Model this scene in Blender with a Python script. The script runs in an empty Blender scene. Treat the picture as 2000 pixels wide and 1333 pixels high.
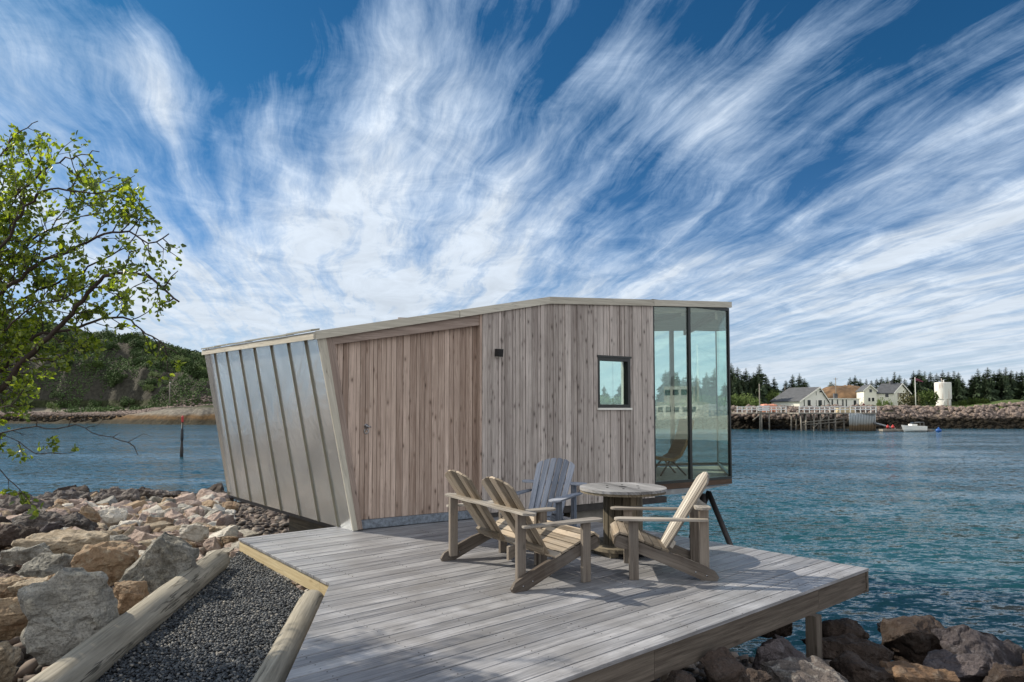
import bpy, bmesh, math, random
import numpy as np
from mathutils import Vector, Matrix, noise
from mathutils.geometry import tessellate_polygon
V = Vector
R = random.Random(7)
sc = bpy.context.scene
COL = sc.collection
F = 1300.0; EYE = 1.6; PITCH = math.radians(3.0); HOR = 800.0
SH = HOR - 666.5 - F*math.tan(PITCH)
CAM = V((0, 0, EYE))
WZ = -1.9                                # water level; deck top is z = 0

# ---------------------------------------------------------------- camera
cd = bpy.data.cameras.new('camera'); cam = bpy.data.objects.new('camera', cd); COL.objects.link(cam)
cam.location = CAM; cam.rotation_euler = (math.radians(90)+PITCH, 0, 0)
cd.sensor_width = 36; cd.lens = F/2000*36; cd.shift_y = SH/2000
cd.clip_start = 0.05; cd.clip_end = 9000
sc.camera = cam

def ray(px, py):
    xc = (px-1000)/F; yc = (666.5+SH-py)/F
    return V((xc, math.cos(PITCH)-yc*math.sin(PITCH), math.sin(PITCH)+yc*math.cos(PITCH)))
def PZ(px, py, z=0.0):
    d = ray(px, py); return CAM + d*((z-EYE)/d.z)
def PD(px, py, dep):
    d = ray(px, py); return CAM + d*(dep/d.y)
def PP(px, py, p0, n):
    d = ray(px, py); return CAM + d*((p0-CAM).dot(n)/d.dot(n))

# ---------------------------------------------------------------- node helpers
class NT:
    def __init__(s, nt): s.nt = nt; s.k = 0
    def __call__(s, typ, ins=None, out=0, **props):
        n = s.nt.nodes.new(typ); s.k += 1
        for a, b in props.items(): setattr(n, a, b)
        for a, b in (ins or {}).items():
            sk = n.inputs[a]
            if isinstance(b, bpy.types.NodeSocket): s.nt.links.new(b, sk)
            else: sk.default_value = b
        return n.outputs[out]
    def m(s, op, a, b=0.0, c=None, clamp=False):
        ins = {0: a, 1: b}
        if c is not None: ins[2] = c
        return s('ShaderNodeMath', ins, operation=op, use_clamp=clamp)
    def xyz(s, x, y, z=0.0): return s('ShaderNodeCombineXYZ', {0: x, 1: y, 2: z})
    def noise(s, vec, scale=1.0, detail=4, rough=.55, dist=0.0, out=0):
        return s('ShaderNodeTexNoise', {'Vector': vec, 'Scale': scale, 'Detail': detail, 'Roughness': rough, 'Distortion': dist}, out=out)
    def ramp(s, fac, stops, interp='LINEAR'):
        n = s.nt.nodes.new('ShaderNodeValToRGB'); s.nt.links.new(fac, n.inputs[0]); cr = n.color_ramp; cr.interpolation = interp
        while len(cr.elements) < len(stops): cr.elements.new(.5)
        for e, (p, c) in zip(cr.elements, stops):
            e.position = p; e.color = (*c, 1) if len(c) == 3 else c
        return n.outputs[0]
    def rng(s, v, a, b, c=0.0, d=1.0, smooth=False):
        return s('ShaderNodeMapRange', {0: v, 1: a, 2: b, 3: c, 4: d}, clamp=True, interpolation_type='SMOOTHSTEP' if smooth else 'LINEAR')
    def mix(s, f, a, b, blend='MIX'):
        n = s.nt.nodes.new('ShaderNodeMix'); n.data_type = 'RGBA'; n.blend_type = blend
        for i, v in ((0, f), (6, a), (7, b)):
            sk = n.inputs[i]
            if isinstance(v, bpy.types.NodeSocket): s.nt.links.new(v, sk)
            else: sk.default_value = (*v, 1) if (i and len(v) == 3) else v
        return n.outputs[2]
def new_mat(name):
    m = bpy.data.materials.new(name); m.use_nodes = True; nt = m.node_tree; nt.nodes.clear()
    o = nt.nodes.new('ShaderNodeOutputMaterial'); return m, NT(nt), o
def finish(T, o, col, rough=.6, bump=None, bstr=.3, bdist=.01, metal=0.0, spec=.5, **kw):
    ins = {'Base Color': (*col, 1) if isinstance(col, tuple) else col, 'Roughness': rough, 'Metallic': metal, 'Specular IOR Level': spec}
    if bump is not None:
        ins['Normal'] = T('ShaderNodeBump', {'Strength': bstr, 'Distance': bdist, 'Height': bump})
    for k, v in kw.items(): ins[k.replace('_', ' ')] = v
    b = T('ShaderNodeBsdfPrincipled', ins); T.nt.links.new(b, o.inputs[0]); return b

def wood_mat(name, dark, light, tonec=.5, knots=.06, gs=55.0, rough=.75, dirt=0.0, dirtcol=(.1, .1, .1), bstr=.4, kd=(7.0, 2.0), spec=.3, crack=.35):
    m, T, o = new_mat(name)
    uv = T('ShaderNodeUVMap', {}); s = T.nt.nodes.new('ShaderNodeSeparateXYZ'); T.nt.links.new(uv, s.inputs[0])
    U, W = s.outputs[0], s.outputs[1]
    tone = T('ShaderNodeAttribute', {}, out=2, attribute_name='tone')
    t37 = T.m('MULTIPLY', tone, 37.0)
    g1 = T.noise(T.xyz(T.m('MULTIPLY', U, gs), T.m('MULTIPLY', W, gs*.035), t37), 1, 5, .65, .3)
    g2 = T.noise(T.xyz(T.m('MULTIPLY', U, gs*.22), T.m('MULTIPLY', W, .5), t37), 1, 5, .6, .3)
    kv = T.xyz(T.m('MULTIPLY', U, kd[0]), T.m('MULTIPLY', W, kd[1]), t37)
    vo = T('ShaderNodeTexVoronoi', {'Vector': kv, 'Scale': 1.0, 'Randomness': 1.0})
    k = T.rng(vo, knots*.5, knots*1.6, 1.0, 0.0)
    halo = T.rng(vo, knots, knots*3, .22, 0.0)
    f = T.m('ADD', T.m('MULTIPLY', g1, .9), T.m('MULTIPLY', g2, .55))
    f = T.m('ADD', f, T.m('MULTIPLY', T.m('SUBTRACT', tone, .5), tonec))
    f = T.m('SUBTRACT', f, T.m('ADD', .25, halo))
    c = T.ramp(f, [(.2, dark), (.5, tuple((a+b)/2 for a, b in zip(dark, light))), (.78, light)])
    c = T.mix(T.m('MULTIPLY', k, .85), c, tuple(x*.25 for x in dark))
    ck = T.noise(T.xyz(T.m('MULTIPLY', U, gs*.35), T.m('MULTIPLY', W, gs*.012+.25), T.m('ADD', t37, 9.0)), 1, 4, .6, .25)
    ck = T.rng(T.m('ABSOLUTE', T.m('SUBTRACT', ck, .5)), .0, .022, 1.0, 0.0)
    ck = T.m('MULTIPLY', ck, T.rng(g2, .42, .58, 0.0, crack))
    c = T.mix(ck, c, tuple(x*.22 for x in dark))
    if dirt:
        ob = T('ShaderNodeTexCoord', {}, out=3)
        d = T.rng(T.noise(ob, 1.7, 6, .65, .4), .42, .68, 0, dirt)
        c = T.mix(d, c, dirtcol)
    finish(T, o, c, rough, T.m('SUBTRACT', T.m('SUBTRACT', g1, T.m('MULTIPLY', k, .4)), T.m('MULTIPLY', ck, 1.2)), bstr, .005, spec=spec)
    return m

def plain(name, col, rough=.6, metal=0, nz=.15, sc_=8.0, bstr=.1, spec=.5, emis=None):
    m, T, o = new_mat(name)
    ob = T('ShaderNodeTexCoord', {}, out=3)
    n = T.noise(ob, sc_, 6, .6)
    c = T.mix(T.rng(n, .3, .7), tuple(x*(1-nz) for x in col), tuple(min(1, x*(1+nz)) for x in col))
    finish(T, o, c, rough, n, bstr, .01, metal, spec); return m

def rock_mat(name, a, b, lich=(.35, .35, .3), la=.4, speck=.5, scale=1.0, dark=(.03, .028, .025), da=.3):
    m, T, o = new_mat(name)
    ob = T('ShaderNodeTexCoord', {}, out=3)
    oi = T('ShaderNodeObjectInfo', {}, out=5)
    v = T('ShaderNodeVectorMath', {0: ob, 1: T.xyz(T.m('MULTIPLY', oi, 31.0), T.m('MULTIPLY', oi, 17.0), 0.0)}, operation='ADD')
    big = T.noise(v, 2.2*scale, 6, .65, .5)
    mid = T.noise(v, 9*scale, 6, .7)
    fine = T.noise(v, 60*scale, 3, .7)
    c = T.mix(T.rng(big, .42, .56), a, b)
    lay = T.noise(T('ShaderNodeVectorMath', {0: v, 1: (1.5*scale, 3.0*scale, 14.0*scale)}, operation='MULTIPLY'), 1, 5, .65, .6)
    c = T.mix(T.rng(lay, .52, .62, 0, .55), c, tuple(x*.5 for x in a))
    c = T.mix(T.m('MULTIPLY', T.rng(mid, .53, .63), la), c, lich)
    c = T.mix(T.m('MULTIPLY', T.rng(T.noise(v, 3.5*scale, 8, .78, .8), .53, .59), da), c, dark)
    c = T.mix(T.m('MULTIPLY', T.rng(fine, .48, .62), speck), c, tuple(x*.35 for x in a))
    gp_ = T.nt.nodes.new('ShaderNodeSeparateXYZ'); T.nt.links.new(T('ShaderNodeNewGeometry', {}), gp_.inputs[0])
    wet = T.rng(T.m('ADD', gp_.outputs[2], T.m('MULTIPLY', T.m('SUBTRACT', mid, .5), .5)), -1.75, -1.35, .8, 0.0)
    c = T.mix(wet, c, (.025, .022, .016))
    c = T.mix(.22, c, T.mix(oi, tuple(x*.5 for x in b), tuple(min(1, x*1.7) for x in b)))
    h = T.m('ADD', T.m('ADD', T.m('MULTIPLY', big, .5), T.m('MULTIPLY', mid, .6)), T.m('MULTIPLY', fine, .12))
    finish(T, o, c, .85, T.m('ADD', h, T.m('MULTIPLY', lay, .35)), 1.0, .07/scale, spec=.25); return m

# ---------------------------------------------------------------- mesh builder
class MB:
    def __init__(s): s.v = []; s.f = []; s.g = []; s.t = []; s.sm = []; s.mi = []; s.cur = 0
    def add(s, vs, fs, gx=(1, 0, 0), gy=(0, 0, 1), tone=None, smooth=False):
        # gx: vector along which U runs, gy: grain direction (V)
        gx = V(gx); gy = V(gy); n = gx.cross(gy); b = len(s.v); ou, ow = R.uniform(0, 50), R.uniform(0, 50)
        t = R.random() if tone is None else tone
        vs = [V(p) for p in vs]; s.v += vs
        for f in fs:
            s.f.append([b+i for i in f]); s.t.append(t); s.sm.append(smooth); s.mi.append(s.cur)
            s.g.append([(vs[i].dot(gx)+vs[i].dot(n)+ou, vs[i].dot(gy)+ow) for i in f])
    def box(s, c, ex, ey, ez, grain=None, tone=None):
        c, ex, ey, ez = V(c), V(ex), V(ey), V(ez)
        vs = [c+ex*i+ey*j+ez*k for i in (-1, 1) for j in (-1, 1) for k in (-1, 1)]
        fs = [(0, 1, 3, 2), (4, 6, 7, 5), (0, 4, 5, 1), (2, 3, 7, 6), (0, 2, 6, 4), (1, 5, 7, 3)]
        if ex.cross(ey).dot(ez) < 0: fs = [f[::-1] for f in fs]
        L = [ex, ey, ez]; L.sort(key=lambda q: -q.length)
        g = (V(grain) if grain is not None else L[0]).normalized(); o = next(q for q in (L[1], L[0], L[2]) if abs(q.normalized().dot(g)) < .7)
        o = (o - g*o.dot(g)).normalized()
        s.add(vs, fs, o, g, tone)
    def bx(s, x0, x1, y0, y1, z0, z1, grain=None, tone=None):
        s.box(((x0+x1)/2, (y0+y1)/2, (z0+z1)/2), ((x1-x0)/2, 0, 0), (0, (y1-y0)/2, 0), (0, 0, (z1-z0)/2), grain, tone)
    def prism(s, poly, off, grain=(0, 0, 1), tone=None):
        poly = [V(p) for p in poly]; off = V(off); n = len(poly)
        nn = V((0, 0, 0))
        for i in range(n): nn += poly[i].cross(poly[(i+1) % n])
        if nn.dot(off) < 0: poly = poly[::-1]
        vs = poly+[p+off for p in poly]
        tri = [list(t) for t in tessellate_polygon([poly])]
        fs = []
        for t in tri:
            a, b, c = (poly[i] for i in t)
            if (b-a).cross(c-a).dot(off) > 0: t = t[::-1]
            fs.append(tuple(t)); fs.append(tuple(i+n for i in t[::-1]))
        if n <= 4: fs = [tuple(range(n))[::-1], tuple(range(n, 2*n))]
        fs += [(i, (i+1) % n, n+(i+1) % n, n+i) for i in range(n)]
        g = V(grain).normalized(); a = off.normalized().cross(g)
        s.add(vs, fs, a.normalized() if a.length > 1e-6 else V((1, 0, 0)), g, tone)
    def tube(s, pts, rad, n=6, cap=True, tone=None, smooth=True):
        pts = [V(p) for p in pts]
        if not isinstance(rad, (list, tuple)): rad = [rad]*len(pts)
        vs = []; fs = []; a = None
        for i, p in enumerate(pts):
            d = (pts[min(i+1, len(pts)-1)]-pts[max(i-1, 0)])
            d = d.normalized() if d.length > 1e-9 else V((0, 0, 1))
            if a is None: a = d.orthogonal().normalized()
            a = (a-d*a.dot(d)); a = a.normalized() if a.length > 1e-6 else d.orthogonal().normalized()
            b = d.cross(a)
            for k in range(n):
                t = 2*math.pi*k/n; vs.append(p+(a*math.cos(t)+b*math.sin(t))*rad[i])
        for i in range(len(pts)-1):
            for k in range(n):
                fs.append((i*n+k, i*n+(k+1) % n, (i+1)*n+(k+1) % n, (i+1)*n+k))
        if cap:
            fs.append(tuple(range(n))[::-1]); fs.append(tuple((len(pts)-1)*n+k for k in range(n)))
        g = (pts[-1]-pts[0]).normalized() if (pts[-1]-pts[0]).length > 1e-6 else V((0, 0, 1)); o = g.orthogonal().normalized()
        s.add(vs, fs, o, g, tone, smooth)
    def lathe(s, c, prof, n=24, tone=None, smooth=False):
        c = V(c); vs = []; fs = []
        for r, z in prof:
            for k in range(n):
                t = 2*math.pi*k/n; vs.append(c+V((r*math.cos(t), r*math.sin(t), z)))
        for i in range(len(prof)-1):
            for k in range(n): fs.append((i*n+k, i*n+(k+1) % n, (i+1)*n+(k+1) % n, (i+1)*n+k))
        fs.append(tuple(range(n))[::-1]); fs.append(tuple((len(prof)-1)*n+k for k in range(n)))
        s.add(vs, fs, (1, 0, 0), (0, 0, 1), tone, smooth)
    def sphere(s, c, r, sub=1, sc3=(1, 1, 1)):
        bm = bmesh.new(); bmesh.ops.create_icosphere(bm, subdivisions=sub, radius=r)
        c = V(c); s.add([c+V((v.co.x*sc3[0], v.co.y*sc3[1], v.co.z*sc3[2])) for v in bm.verts], [tuple(v.index for v in f.verts) for f in bm.faces], smooth=True); bm.free()
    def mesh(s, name, mat, org=V((0, 0, 0))):
        me = bpy.data.meshes.new(name)
        me.from_pydata([v-org for v in s.v], [], s.f)
        for q in (mat if isinstance(mat, list) else [mat]): me.materials.append(q)
        me.polygons.foreach_set('material_index', s.mi)
        uv = me.uv_layers.new(name='UVMap'); uv.data.foreach_set('uv', [c for f in s.g for p in f for c in p])
        at = me.attributes.new('tone', 'FLOAT', 'FACE'); at.data.foreach_set('value', s.t)
        me.polygons.foreach_set('use_smooth', s.sm); me.update(); return me
    def build(s, name, mat, parent=None, world=False, bevel=0):
        org = V((0, 0, 0))
        if world:
            q = parent
            while q: org += V(q.location); q = q.parent
        o = bpy.data.objects.new(name, s.mesh(name, mat, org)); COL.objects.link(o); o.parent = parent
        if bevel:
            md = o.modifiers.new('bevel', 'BEVEL'); md.width = bevel; md.segments = 2; md.limit_method = 'ANGLE'; md.angle_limit = .6
        return o

def tag(o, label=None, cat=None, group=None, kind=None):
    if label: o['label'] = label
    if cat: o['category'] = cat
    if group: o['group'] = group
    if kind: o['kind'] = kind
    return o
def thing(name, label, cat, loc=(0, 0, 0), rz=0, group=None):
    o = bpy.data.objects.new(name, None); COL.objects.link(o); o.empty_display_size = .2
    o.location = loc; o.rotation_euler = (0, 0, rz); return tag(o, label, cat, group)
def dup(root, loc, rz=0, scale=None, label=None, group=None):
    r = root.copy(); COL.objects.link(r); r.location = loc; r.rotation_euler = (0, 0, rz)
    if scale: r.scale = scale
    if label: r['label'] = label
    if group: r['group'] = group
    for ch in list(root.children):
        c = ch.copy(); COL.objects.link(c); c.parent = r
        for g in list(ch.children):
            d = g.copy(); COL.objects.link(d); d.parent = c
    return r
def clip(poly, f):
    # keep the part of the polygon where f(p) >= 0 (f linear)
    out = []; n = len(poly)
    for i in range(n):
        a, b = poly[i], poly[(i+1) % n]; fa, fb = f(a), f(b)
        if fa >= 0: out.append(a)
        if (fa >= 0) != (fb >= 0): out.append(a+(b-a)*(fa/(fa-fb)))
    return out
def grid_mesh(name, mat, nx, ny, fn, smooth=True):
    me = bpy.data.meshes.new(name)
    vs = [fn(i/(nx-1), j/(ny-1)) for j in range(ny) for i in range(nx)]
    fs = [(j*nx+i, j*nx+i+1, (j+1)*nx+i+1, (j+1)*nx+i) for j in range(ny-1) for i in range(nx-1)]
    me.from_pydata(vs, [], fs); me.materials.append(mat); me.polygons.foreach_set('use_smooth', [smooth]*len(fs))
    o = bpy.data.objects.new(name, me); COL.objects.link(o); return o
def ss(a, b, x):
    t = max(0, min(1, (x-a)/(b-a))); return t*t*(3-2*t)
def fbm(x, y, z=0, o=4): return noise.fractal(V((x, y, z)), 1.0, 2.0, o)

# ---------------------------------------------------------------- light and sky
BACK_FILL = 10.0  # brightness of unseen cloud added behind the camera as ambient fill
SUN_EL = math.radians(37); TR = V((.93, -.37, 0)).normalized()
S = V((-TR.x*math.cos(SUN_EL), -TR.y*math.cos(SUN_EL), math.sin(SUN_EL)))
ld = bpy.data.lights.new('sun', 'SUN'); ld.energy = 5.0; ld.angle = math.radians(.6); ld.color = (1, .9, .74)
lo = bpy.data.objects.new('sun', ld); COL.objects.link(lo); lo.rotation_euler = S.to_track_quat('Z', 'Y').to_euler(); lo.location = (0, 0, 50)
w = bpy.data.worlds.new('World'); sc.world = w; w.use_nodes = True; w.node_tree.nodes.clear(); T = NT(w.node_tree)
sky = T('ShaderNodeTexSky', {}, sky_type='NISHITA', sun_disc=False, sun_elevation=SUN_EL, sun_rotation=math.atan2(S.x, S.y) % (2*math.pi), altitude=0, air_density=1.0, dust_density=.6, ozone_density=2.0)
dirv = T('ShaderNodeTexCoord', {}, out=0)
sp = w.node_tree.nodes.new('ShaderNodeSeparateXYZ'); w.node_tree.links.new(dirv, sp.inputs[0])
dx, dy, dz = sp.outputs
zz = T.m('ADD', T.m('MAXIMUM', dz, 0.0), .10)
u = T.m('DIVIDE', dx, zz); v = T.m('DIVIDE', dy, zz)
ang = math.radians(-15); ax, ay = math.sin(ang), math.cos(ang)
al = T.m('ADD', T.m('MULTIPLY', u, ax), T.m('MULTIPLY', v, ay))
ac = T.m('ADD', T.m('MULTIPLY', u, ay), T.m('MULTIPLY', v, -ax))
wob = T.noise(T.xyz(T.m('MULTIPLY', ac, .7), T.m('MULTIPLY', al, .5), 3.0), 1, 4, .55)
ac2 = T.m('ADD', ac, T.m('MULTIPLY', T.m('SUBTRACT', wob, .5), .6))
n1 = T.noise(T.xyz(T.m('MULTIPLY', ac2, 1.5), T.m('MULTIPLY', al, .28), 0.0), 1, 10, .60, .18)
n2 = T.noise(T.xyz(T.m('MULTIPLY', ac2, 5.5), T.m('MULTIPLY', al, .62), 5.0), 1, 8, .60, .25)
n3 = T.noise(T.xyz(T.m('MULTIPLY', ac, 4.0), T.m('MULTIPLY', al, 3.0), 9.0), 1, 9, .66, .6)
n4 = T.noise(T.xyz(T.m('MULTIPLY', ac2, 15.0), T.m('MULTIPLY', al, 2.0), 2.0), 1, 8, .72, .5)
den = T.m('ADD', T.m('ADD', T.m('ADD', T.m('MULTIPLY', n1, 1.1), T.m('MULTIPLY', T.m('SUBTRACT', n4, .47), .42)), T.m('MULTIPLY', n2, .9)), T.m('MULTIPLY', n3, .42))
BLOBS = [  # (px, py, sharpness, weight): where the sky is clearer or more covered
    (250, 110, 45, -.36), (560, 60, 40, -.26), (60, 250, 200, .15), (280, 120, 900, .40), (330, 215, 1500, .28), (60, 90, 700, .20),
    (790, 130, 140, .20), (640, 380, 25, .26), (1150, 210, 60, -.12), (1290, 330, 300, -.13), (1050, 80, 300, -.08),
    (1500, 180, 250, .16), (1760, 30, 50, -.30), (1950, 200, 60, .20), (1150, 450, 30, .14), (1560, 300, 300, -.10), (1350, 180, 300, .10), (1400, 270, 700, .14),
    (1200, 90, 500, .12), (1850, 420, 30, .10), (560, 530, 20, .10), (150, 330, 60, .06), (1180, 395, 300, -.15), (480, 230, 600, .18), (1350, 60, 200, -.14)]
bias = None
for px, py, shp, wt in BLOBS:
    d = ray(px, py).normalized()
    dt = T('ShaderNodeVectorMath', {0: dirv, 1: d}, out=1, operation='DOT_PRODUCT')
    e = T.m('MULTIPLY', T.m('EXPONENT', T.m('MULTIPLY', T.m('SUBTRACT', dt, 1.0), float(shp))), float(wt))
    bias = e if bias is None else T.m('ADD', bias, e)
low = T.rng(dz, 0.04, .28, .22, 0.0)
hi = T.rng(dz, .33, .8, 0.0, -.05)
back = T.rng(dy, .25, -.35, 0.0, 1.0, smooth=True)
den = T.m('ADD', T.m('ADD', T.m('ADD', den, bias), T.m('ADD', low, hi)), T.m('MULTIPLY', back, .35))  # last term adds fuller unseen cloud behind the camera
cov = T.rng(den, 1.07, 1.58, 0.0, 1.0, smooth=False)
cov = T.m('MULTIPLY', T.m('MULTIPLY', T.m('POWER', cov, 1.1), .97), T.rng(dz, -.02, .12, .9, 1.0))
grad = T.rng(dz, .02, .42, 0.0, 1.0)
horz = T.rng(dz, .0, .17, .55, 0.0, smooth=True)
tint = T.mix(grad, (.42, .62, .90), (.12, .42, .62))
blue = T.mix(1.0, sky, tint, 'MULTIPLY')
shade = T.rng(n3, .35, .65, .82, 1.0)
cc = T.mix(grad, (6.2, 6.9, 7.7), (7.4, 8.2, 9.2))
cc = T.mix(1.0, cc, T.xyz(shade, shade, shade), 'MULTIPLY')
cc = T.mix(back, cc, (BACK_FILL*1.0, BACK_FILL*.99, BACK_FILL*.98))
cc = T.mix(T.rng(cov, .2, 1.0), T.mix(1.0, cc, (.70, .84, 1.0), 'MULTIPLY'), cc)
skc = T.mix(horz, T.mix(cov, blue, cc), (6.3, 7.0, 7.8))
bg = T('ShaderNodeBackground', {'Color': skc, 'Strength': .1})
wo = w.node_tree.nodes.new('ShaderNodeOutputWorld'); w.node_tree.links.new(bg, wo.inputs[0])
sc.view_settings.view_transform = 'Standard'; sc.view_settings.look = 'None'; sc.view_settings.exposure = 0.25; sc.view_settings.gamma = 1
sc.cycles.max_bounces = 8; sc.cycles.transparent_max_bounces = 24; sc.cycles.use_denoising = True
# ================================================================ materials
M = {}
M['deck'] = wood_mat('deck_wood', (.065, .07, .085), (.47, .47, .49), .20, .04, 45, .45, .75, (.17, .165, .165), .5, (7, 1.6), .4)
M['fascia'] = wood_mat('fascia_wood', (.055, .043, .034), (.24, .205, .17), .3, .05, 60, .7, .35, (.10, .085, .07))
M['fascia_new'] = wood_mat('fresh_wood', (.38, .29, .16), (.62, .53, .34), .2, .05, 50, .7)
M['clad'] = wood_mat('larch_cladding', (.24, .205, .185), (.70, .63, .58), .36, .10, 60, .75, .3, (.30, .255, .235), .4, (10, 4.5))
M['edge_brown'] = wood_mat('dark_edge_board', (.045, .028, .02), (.15, .10, .07), .3)
M['door'] = wood_mat('door_larch', (.26, .185, .145), (.68, .54, .455), .38, .09, 60, .75, .25, (.32, .25, .21), .4, (10, 4.0))
M['lintel'] = wood_mat('lintel_larch', (.20, .15, .125), (.46, .37, .32), .3, .04, 45, .7)
M['trim'] = wood_mat('roof_trim', (.36, .33, .27), (.68, .65, .56), .3, .03, 40, .6)
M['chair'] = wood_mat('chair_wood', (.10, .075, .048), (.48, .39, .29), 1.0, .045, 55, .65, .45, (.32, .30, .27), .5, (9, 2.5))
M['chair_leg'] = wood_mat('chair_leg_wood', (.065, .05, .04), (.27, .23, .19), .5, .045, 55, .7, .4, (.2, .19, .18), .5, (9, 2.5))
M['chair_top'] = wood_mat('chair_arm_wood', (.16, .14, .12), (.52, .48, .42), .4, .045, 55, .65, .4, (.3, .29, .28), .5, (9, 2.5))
M['chair_shade'] = wood_mat('shade_tinted_chair_wood', (.13, .15, .19), (.42, .45, .52), .45, .05, 55, .65, .3, (.2, .21, .24), .5, (9, 2.5))  # bluish tint of the shade put into this chair's wood colour
M['chair_pale'] = wood_mat('pale_chair_wood', (.11, .095, .08), (.56, .52, .46), .6, .045, 55, .65, .4, (.3, .28, .25), .5, (9, 2.5))
M['spool'] = wood_mat('spool_wood', (.12, .12, .125), (.36, .36, .37), .5, .05, 40, .7, .6, (.15, .15, .15), .6)
M['spool_dark'] = wood_mat('spool_core_wood', (.06, .05, .035), (.26, .22, .16), .5, .05, 40, .8, .6, (.05, .05, .04), .6)
M['log'] = wood_mat('log_wood', (.09, .08, .06), (.50, .46, .38), .1, .03, 30, .85, .4, (.24, .225, .19), 1.0, (3, .9), crack=1.0)
M['black'] = plain('black_metal', (.012, .013, .015), .4, 0, .1)
M['frame'] = plain('window_frame', (.018, .022, .022), .35, 0, .1)
M['steel'] = plain('dark_steel', (.035, .03, .028), .6, 0, .4)
M['galv'] = plain('galvanised_metal', (.34, .35, .36), .45, .6, .2)
M['chrome'] = plain('chrome', (.35, .35, .36), .2, 1, .05)
M['white'] = plain('white_paint', (.84, .82, .76), .5, 0, .06)  # warm sunlight tint mixed into the white
M['concrete'] = plain('concrete', (.27, .25, .22), .9, 0, .3, 3, .4)
M['granite'] = plain('granite_step', (.18, .21, .25), .8, 0, .5, 25, .6)
M['inner'] = wood_mat('interior_wood', (.16, .12, .08), (.42, .33, .24), .3, .03, 40, .7)
M['carpet'] = plain('interior_floor', (.30, .28, .25), .9, 0, .2)
M['rattan'] = wood_mat('rattan', (.10, .05, .02), (.34, .19, .08), .3, .02, 90, .6)
# aluminium standing seam cladding with dull patches and runs
m, T, o = new_mat('aluminium_cladding'); M['alu'] = m
ob = T('ShaderNodeTexCoord', {}, out=3)
tn = T('ShaderNodeAttribute', {}, out=2, attribute_name='tone')
n = T.noise(ob, 1.1, 6, .6, .5); n2_ = T.noise(ob, 5, 6, .7)
sx = T.nt.nodes.new('ShaderNodeSeparateXYZ'); T.nt.links.new(ob, sx.inputs[0])
runs = T.noise(T.xyz(T.m('MULTIPLY', sx.outputs[0], 14.0), T.m('MULTIPLY', sx.outputs[1], 14.0), T.m('MULTIPLY', sx.outputs[2], .8)), 1, 4, .6)
c = T.mix(T.rng(n, .35, .65), (.66, .70, .73), (.84, .88, .91))
c = T.mix(T.m('MULTIPLY', tn, .35), c, (.55, .56, .55))
c = T.mix(T.m('MULTIPLY', T.rng(runs, .62, .72), .5), c, (.85, .86, .86))
fr = T.m('ADD', T.m('MULTIPLY', n2_, .14), .16)
finish(T, o, c, fr, T.m('ADD', n, T.m('MULTIPLY', n2_, .15)), .4, .06, .80)
m, T, o = new_mat('seam_metal'); M['seam'] = m
finish(T, o, (.30, .28, .22), .5, None, metal=.7)
# thin window glass: clear pane, greenish, with a Fresnel mirror on it
m, T, o = new_mat('window_glass'); M['glass'] = m
tr = T('ShaderNodeBsdfTransparent', {'Color': (.87, .95, .93, 1)})
gl = T('ShaderNodeBsdfGlossy', {'Color': (.92, 1, .97, 1), 'Roughness': 0.004})
ge = T('ShaderNodeNewGeometry', {}, out=1); gi = T('ShaderNodeNewGeometry', {}, out=4)
cs = T.m('ABSOLUTE', T('ShaderNodeVectorMath', {0: ge, 1: gi}, out=1, operation='DOT_PRODUCT'))
fz = T.m('ADD', T.m('MULTIPLY', T.m('POWER', T.m('SUBTRACT', 1.0, cs), 5.0), .88), .085, clamp=True)
mx = T('ShaderNodeMixShader', {0: fz, 1: tr, 2: gl}); T.nt.links.new(mx, o.inputs[0])

# ================================================================ cabin
A = PZ(690, 1038, 0.0)
U = V((1.615, 1, 0)).normalized()        # along the door wall, towards the glass end
N = V((U.y, -U.x, 0))                    # outward, towards the deck
Z = V((0, 0, 1))
def W(px, py):                            # pixel -> (s, z) on the door wall
    p = PP(px, py, A, N); return ((p-A).dot(U), p.z)
def wp(s, z, o=0.0): return A + U*s + Z*z + N*o     # o > 0 is proud of the wall
sP2, zP2 = W(620, 652); sK, zK = W(1071, 585); sQ, zQ = W(1424, 594)
sG, _ = W(1277, 800); sD, _ = W(938, 800); _, zB = W(1120, 987); _, zG = W(1279, 947)
sE = sQ
def ztop(s):
    return zP2+(zK-zP2)*(s-sP2)/(sK-sP2) if s < sK else zK+(zQ-zK)*(s-sK)/(sQ-sK)
P1 = wp(0, 0); P2 = wp(sP2, zP2)
P4 = P1 + V((-.8, 1, 0))*4.35; P4.z = PD(447, 967, P4.y).z
mn = (P2-P1).cross(P4-P1).normalized()
if mn.x > 0: mn = -mn
P3 = PP(402, 686, P1, mn)
RR = PD(1403, 800, 15.9); RR = V((RR.x, RR.y, 0))
cabin = thing('cabin', 'small angular larch-clad cabin with metal side and glass corner over the water', 'cabin', A)
RD = (RR-V((P4.x, P4.y, 0))).normalized(); RN = V((-RD.y, RD.x, 0))   # rear wall direction / outward
B0 = V((P4.x, P4.y, 0))
LB = (RR-B0).length
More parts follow.
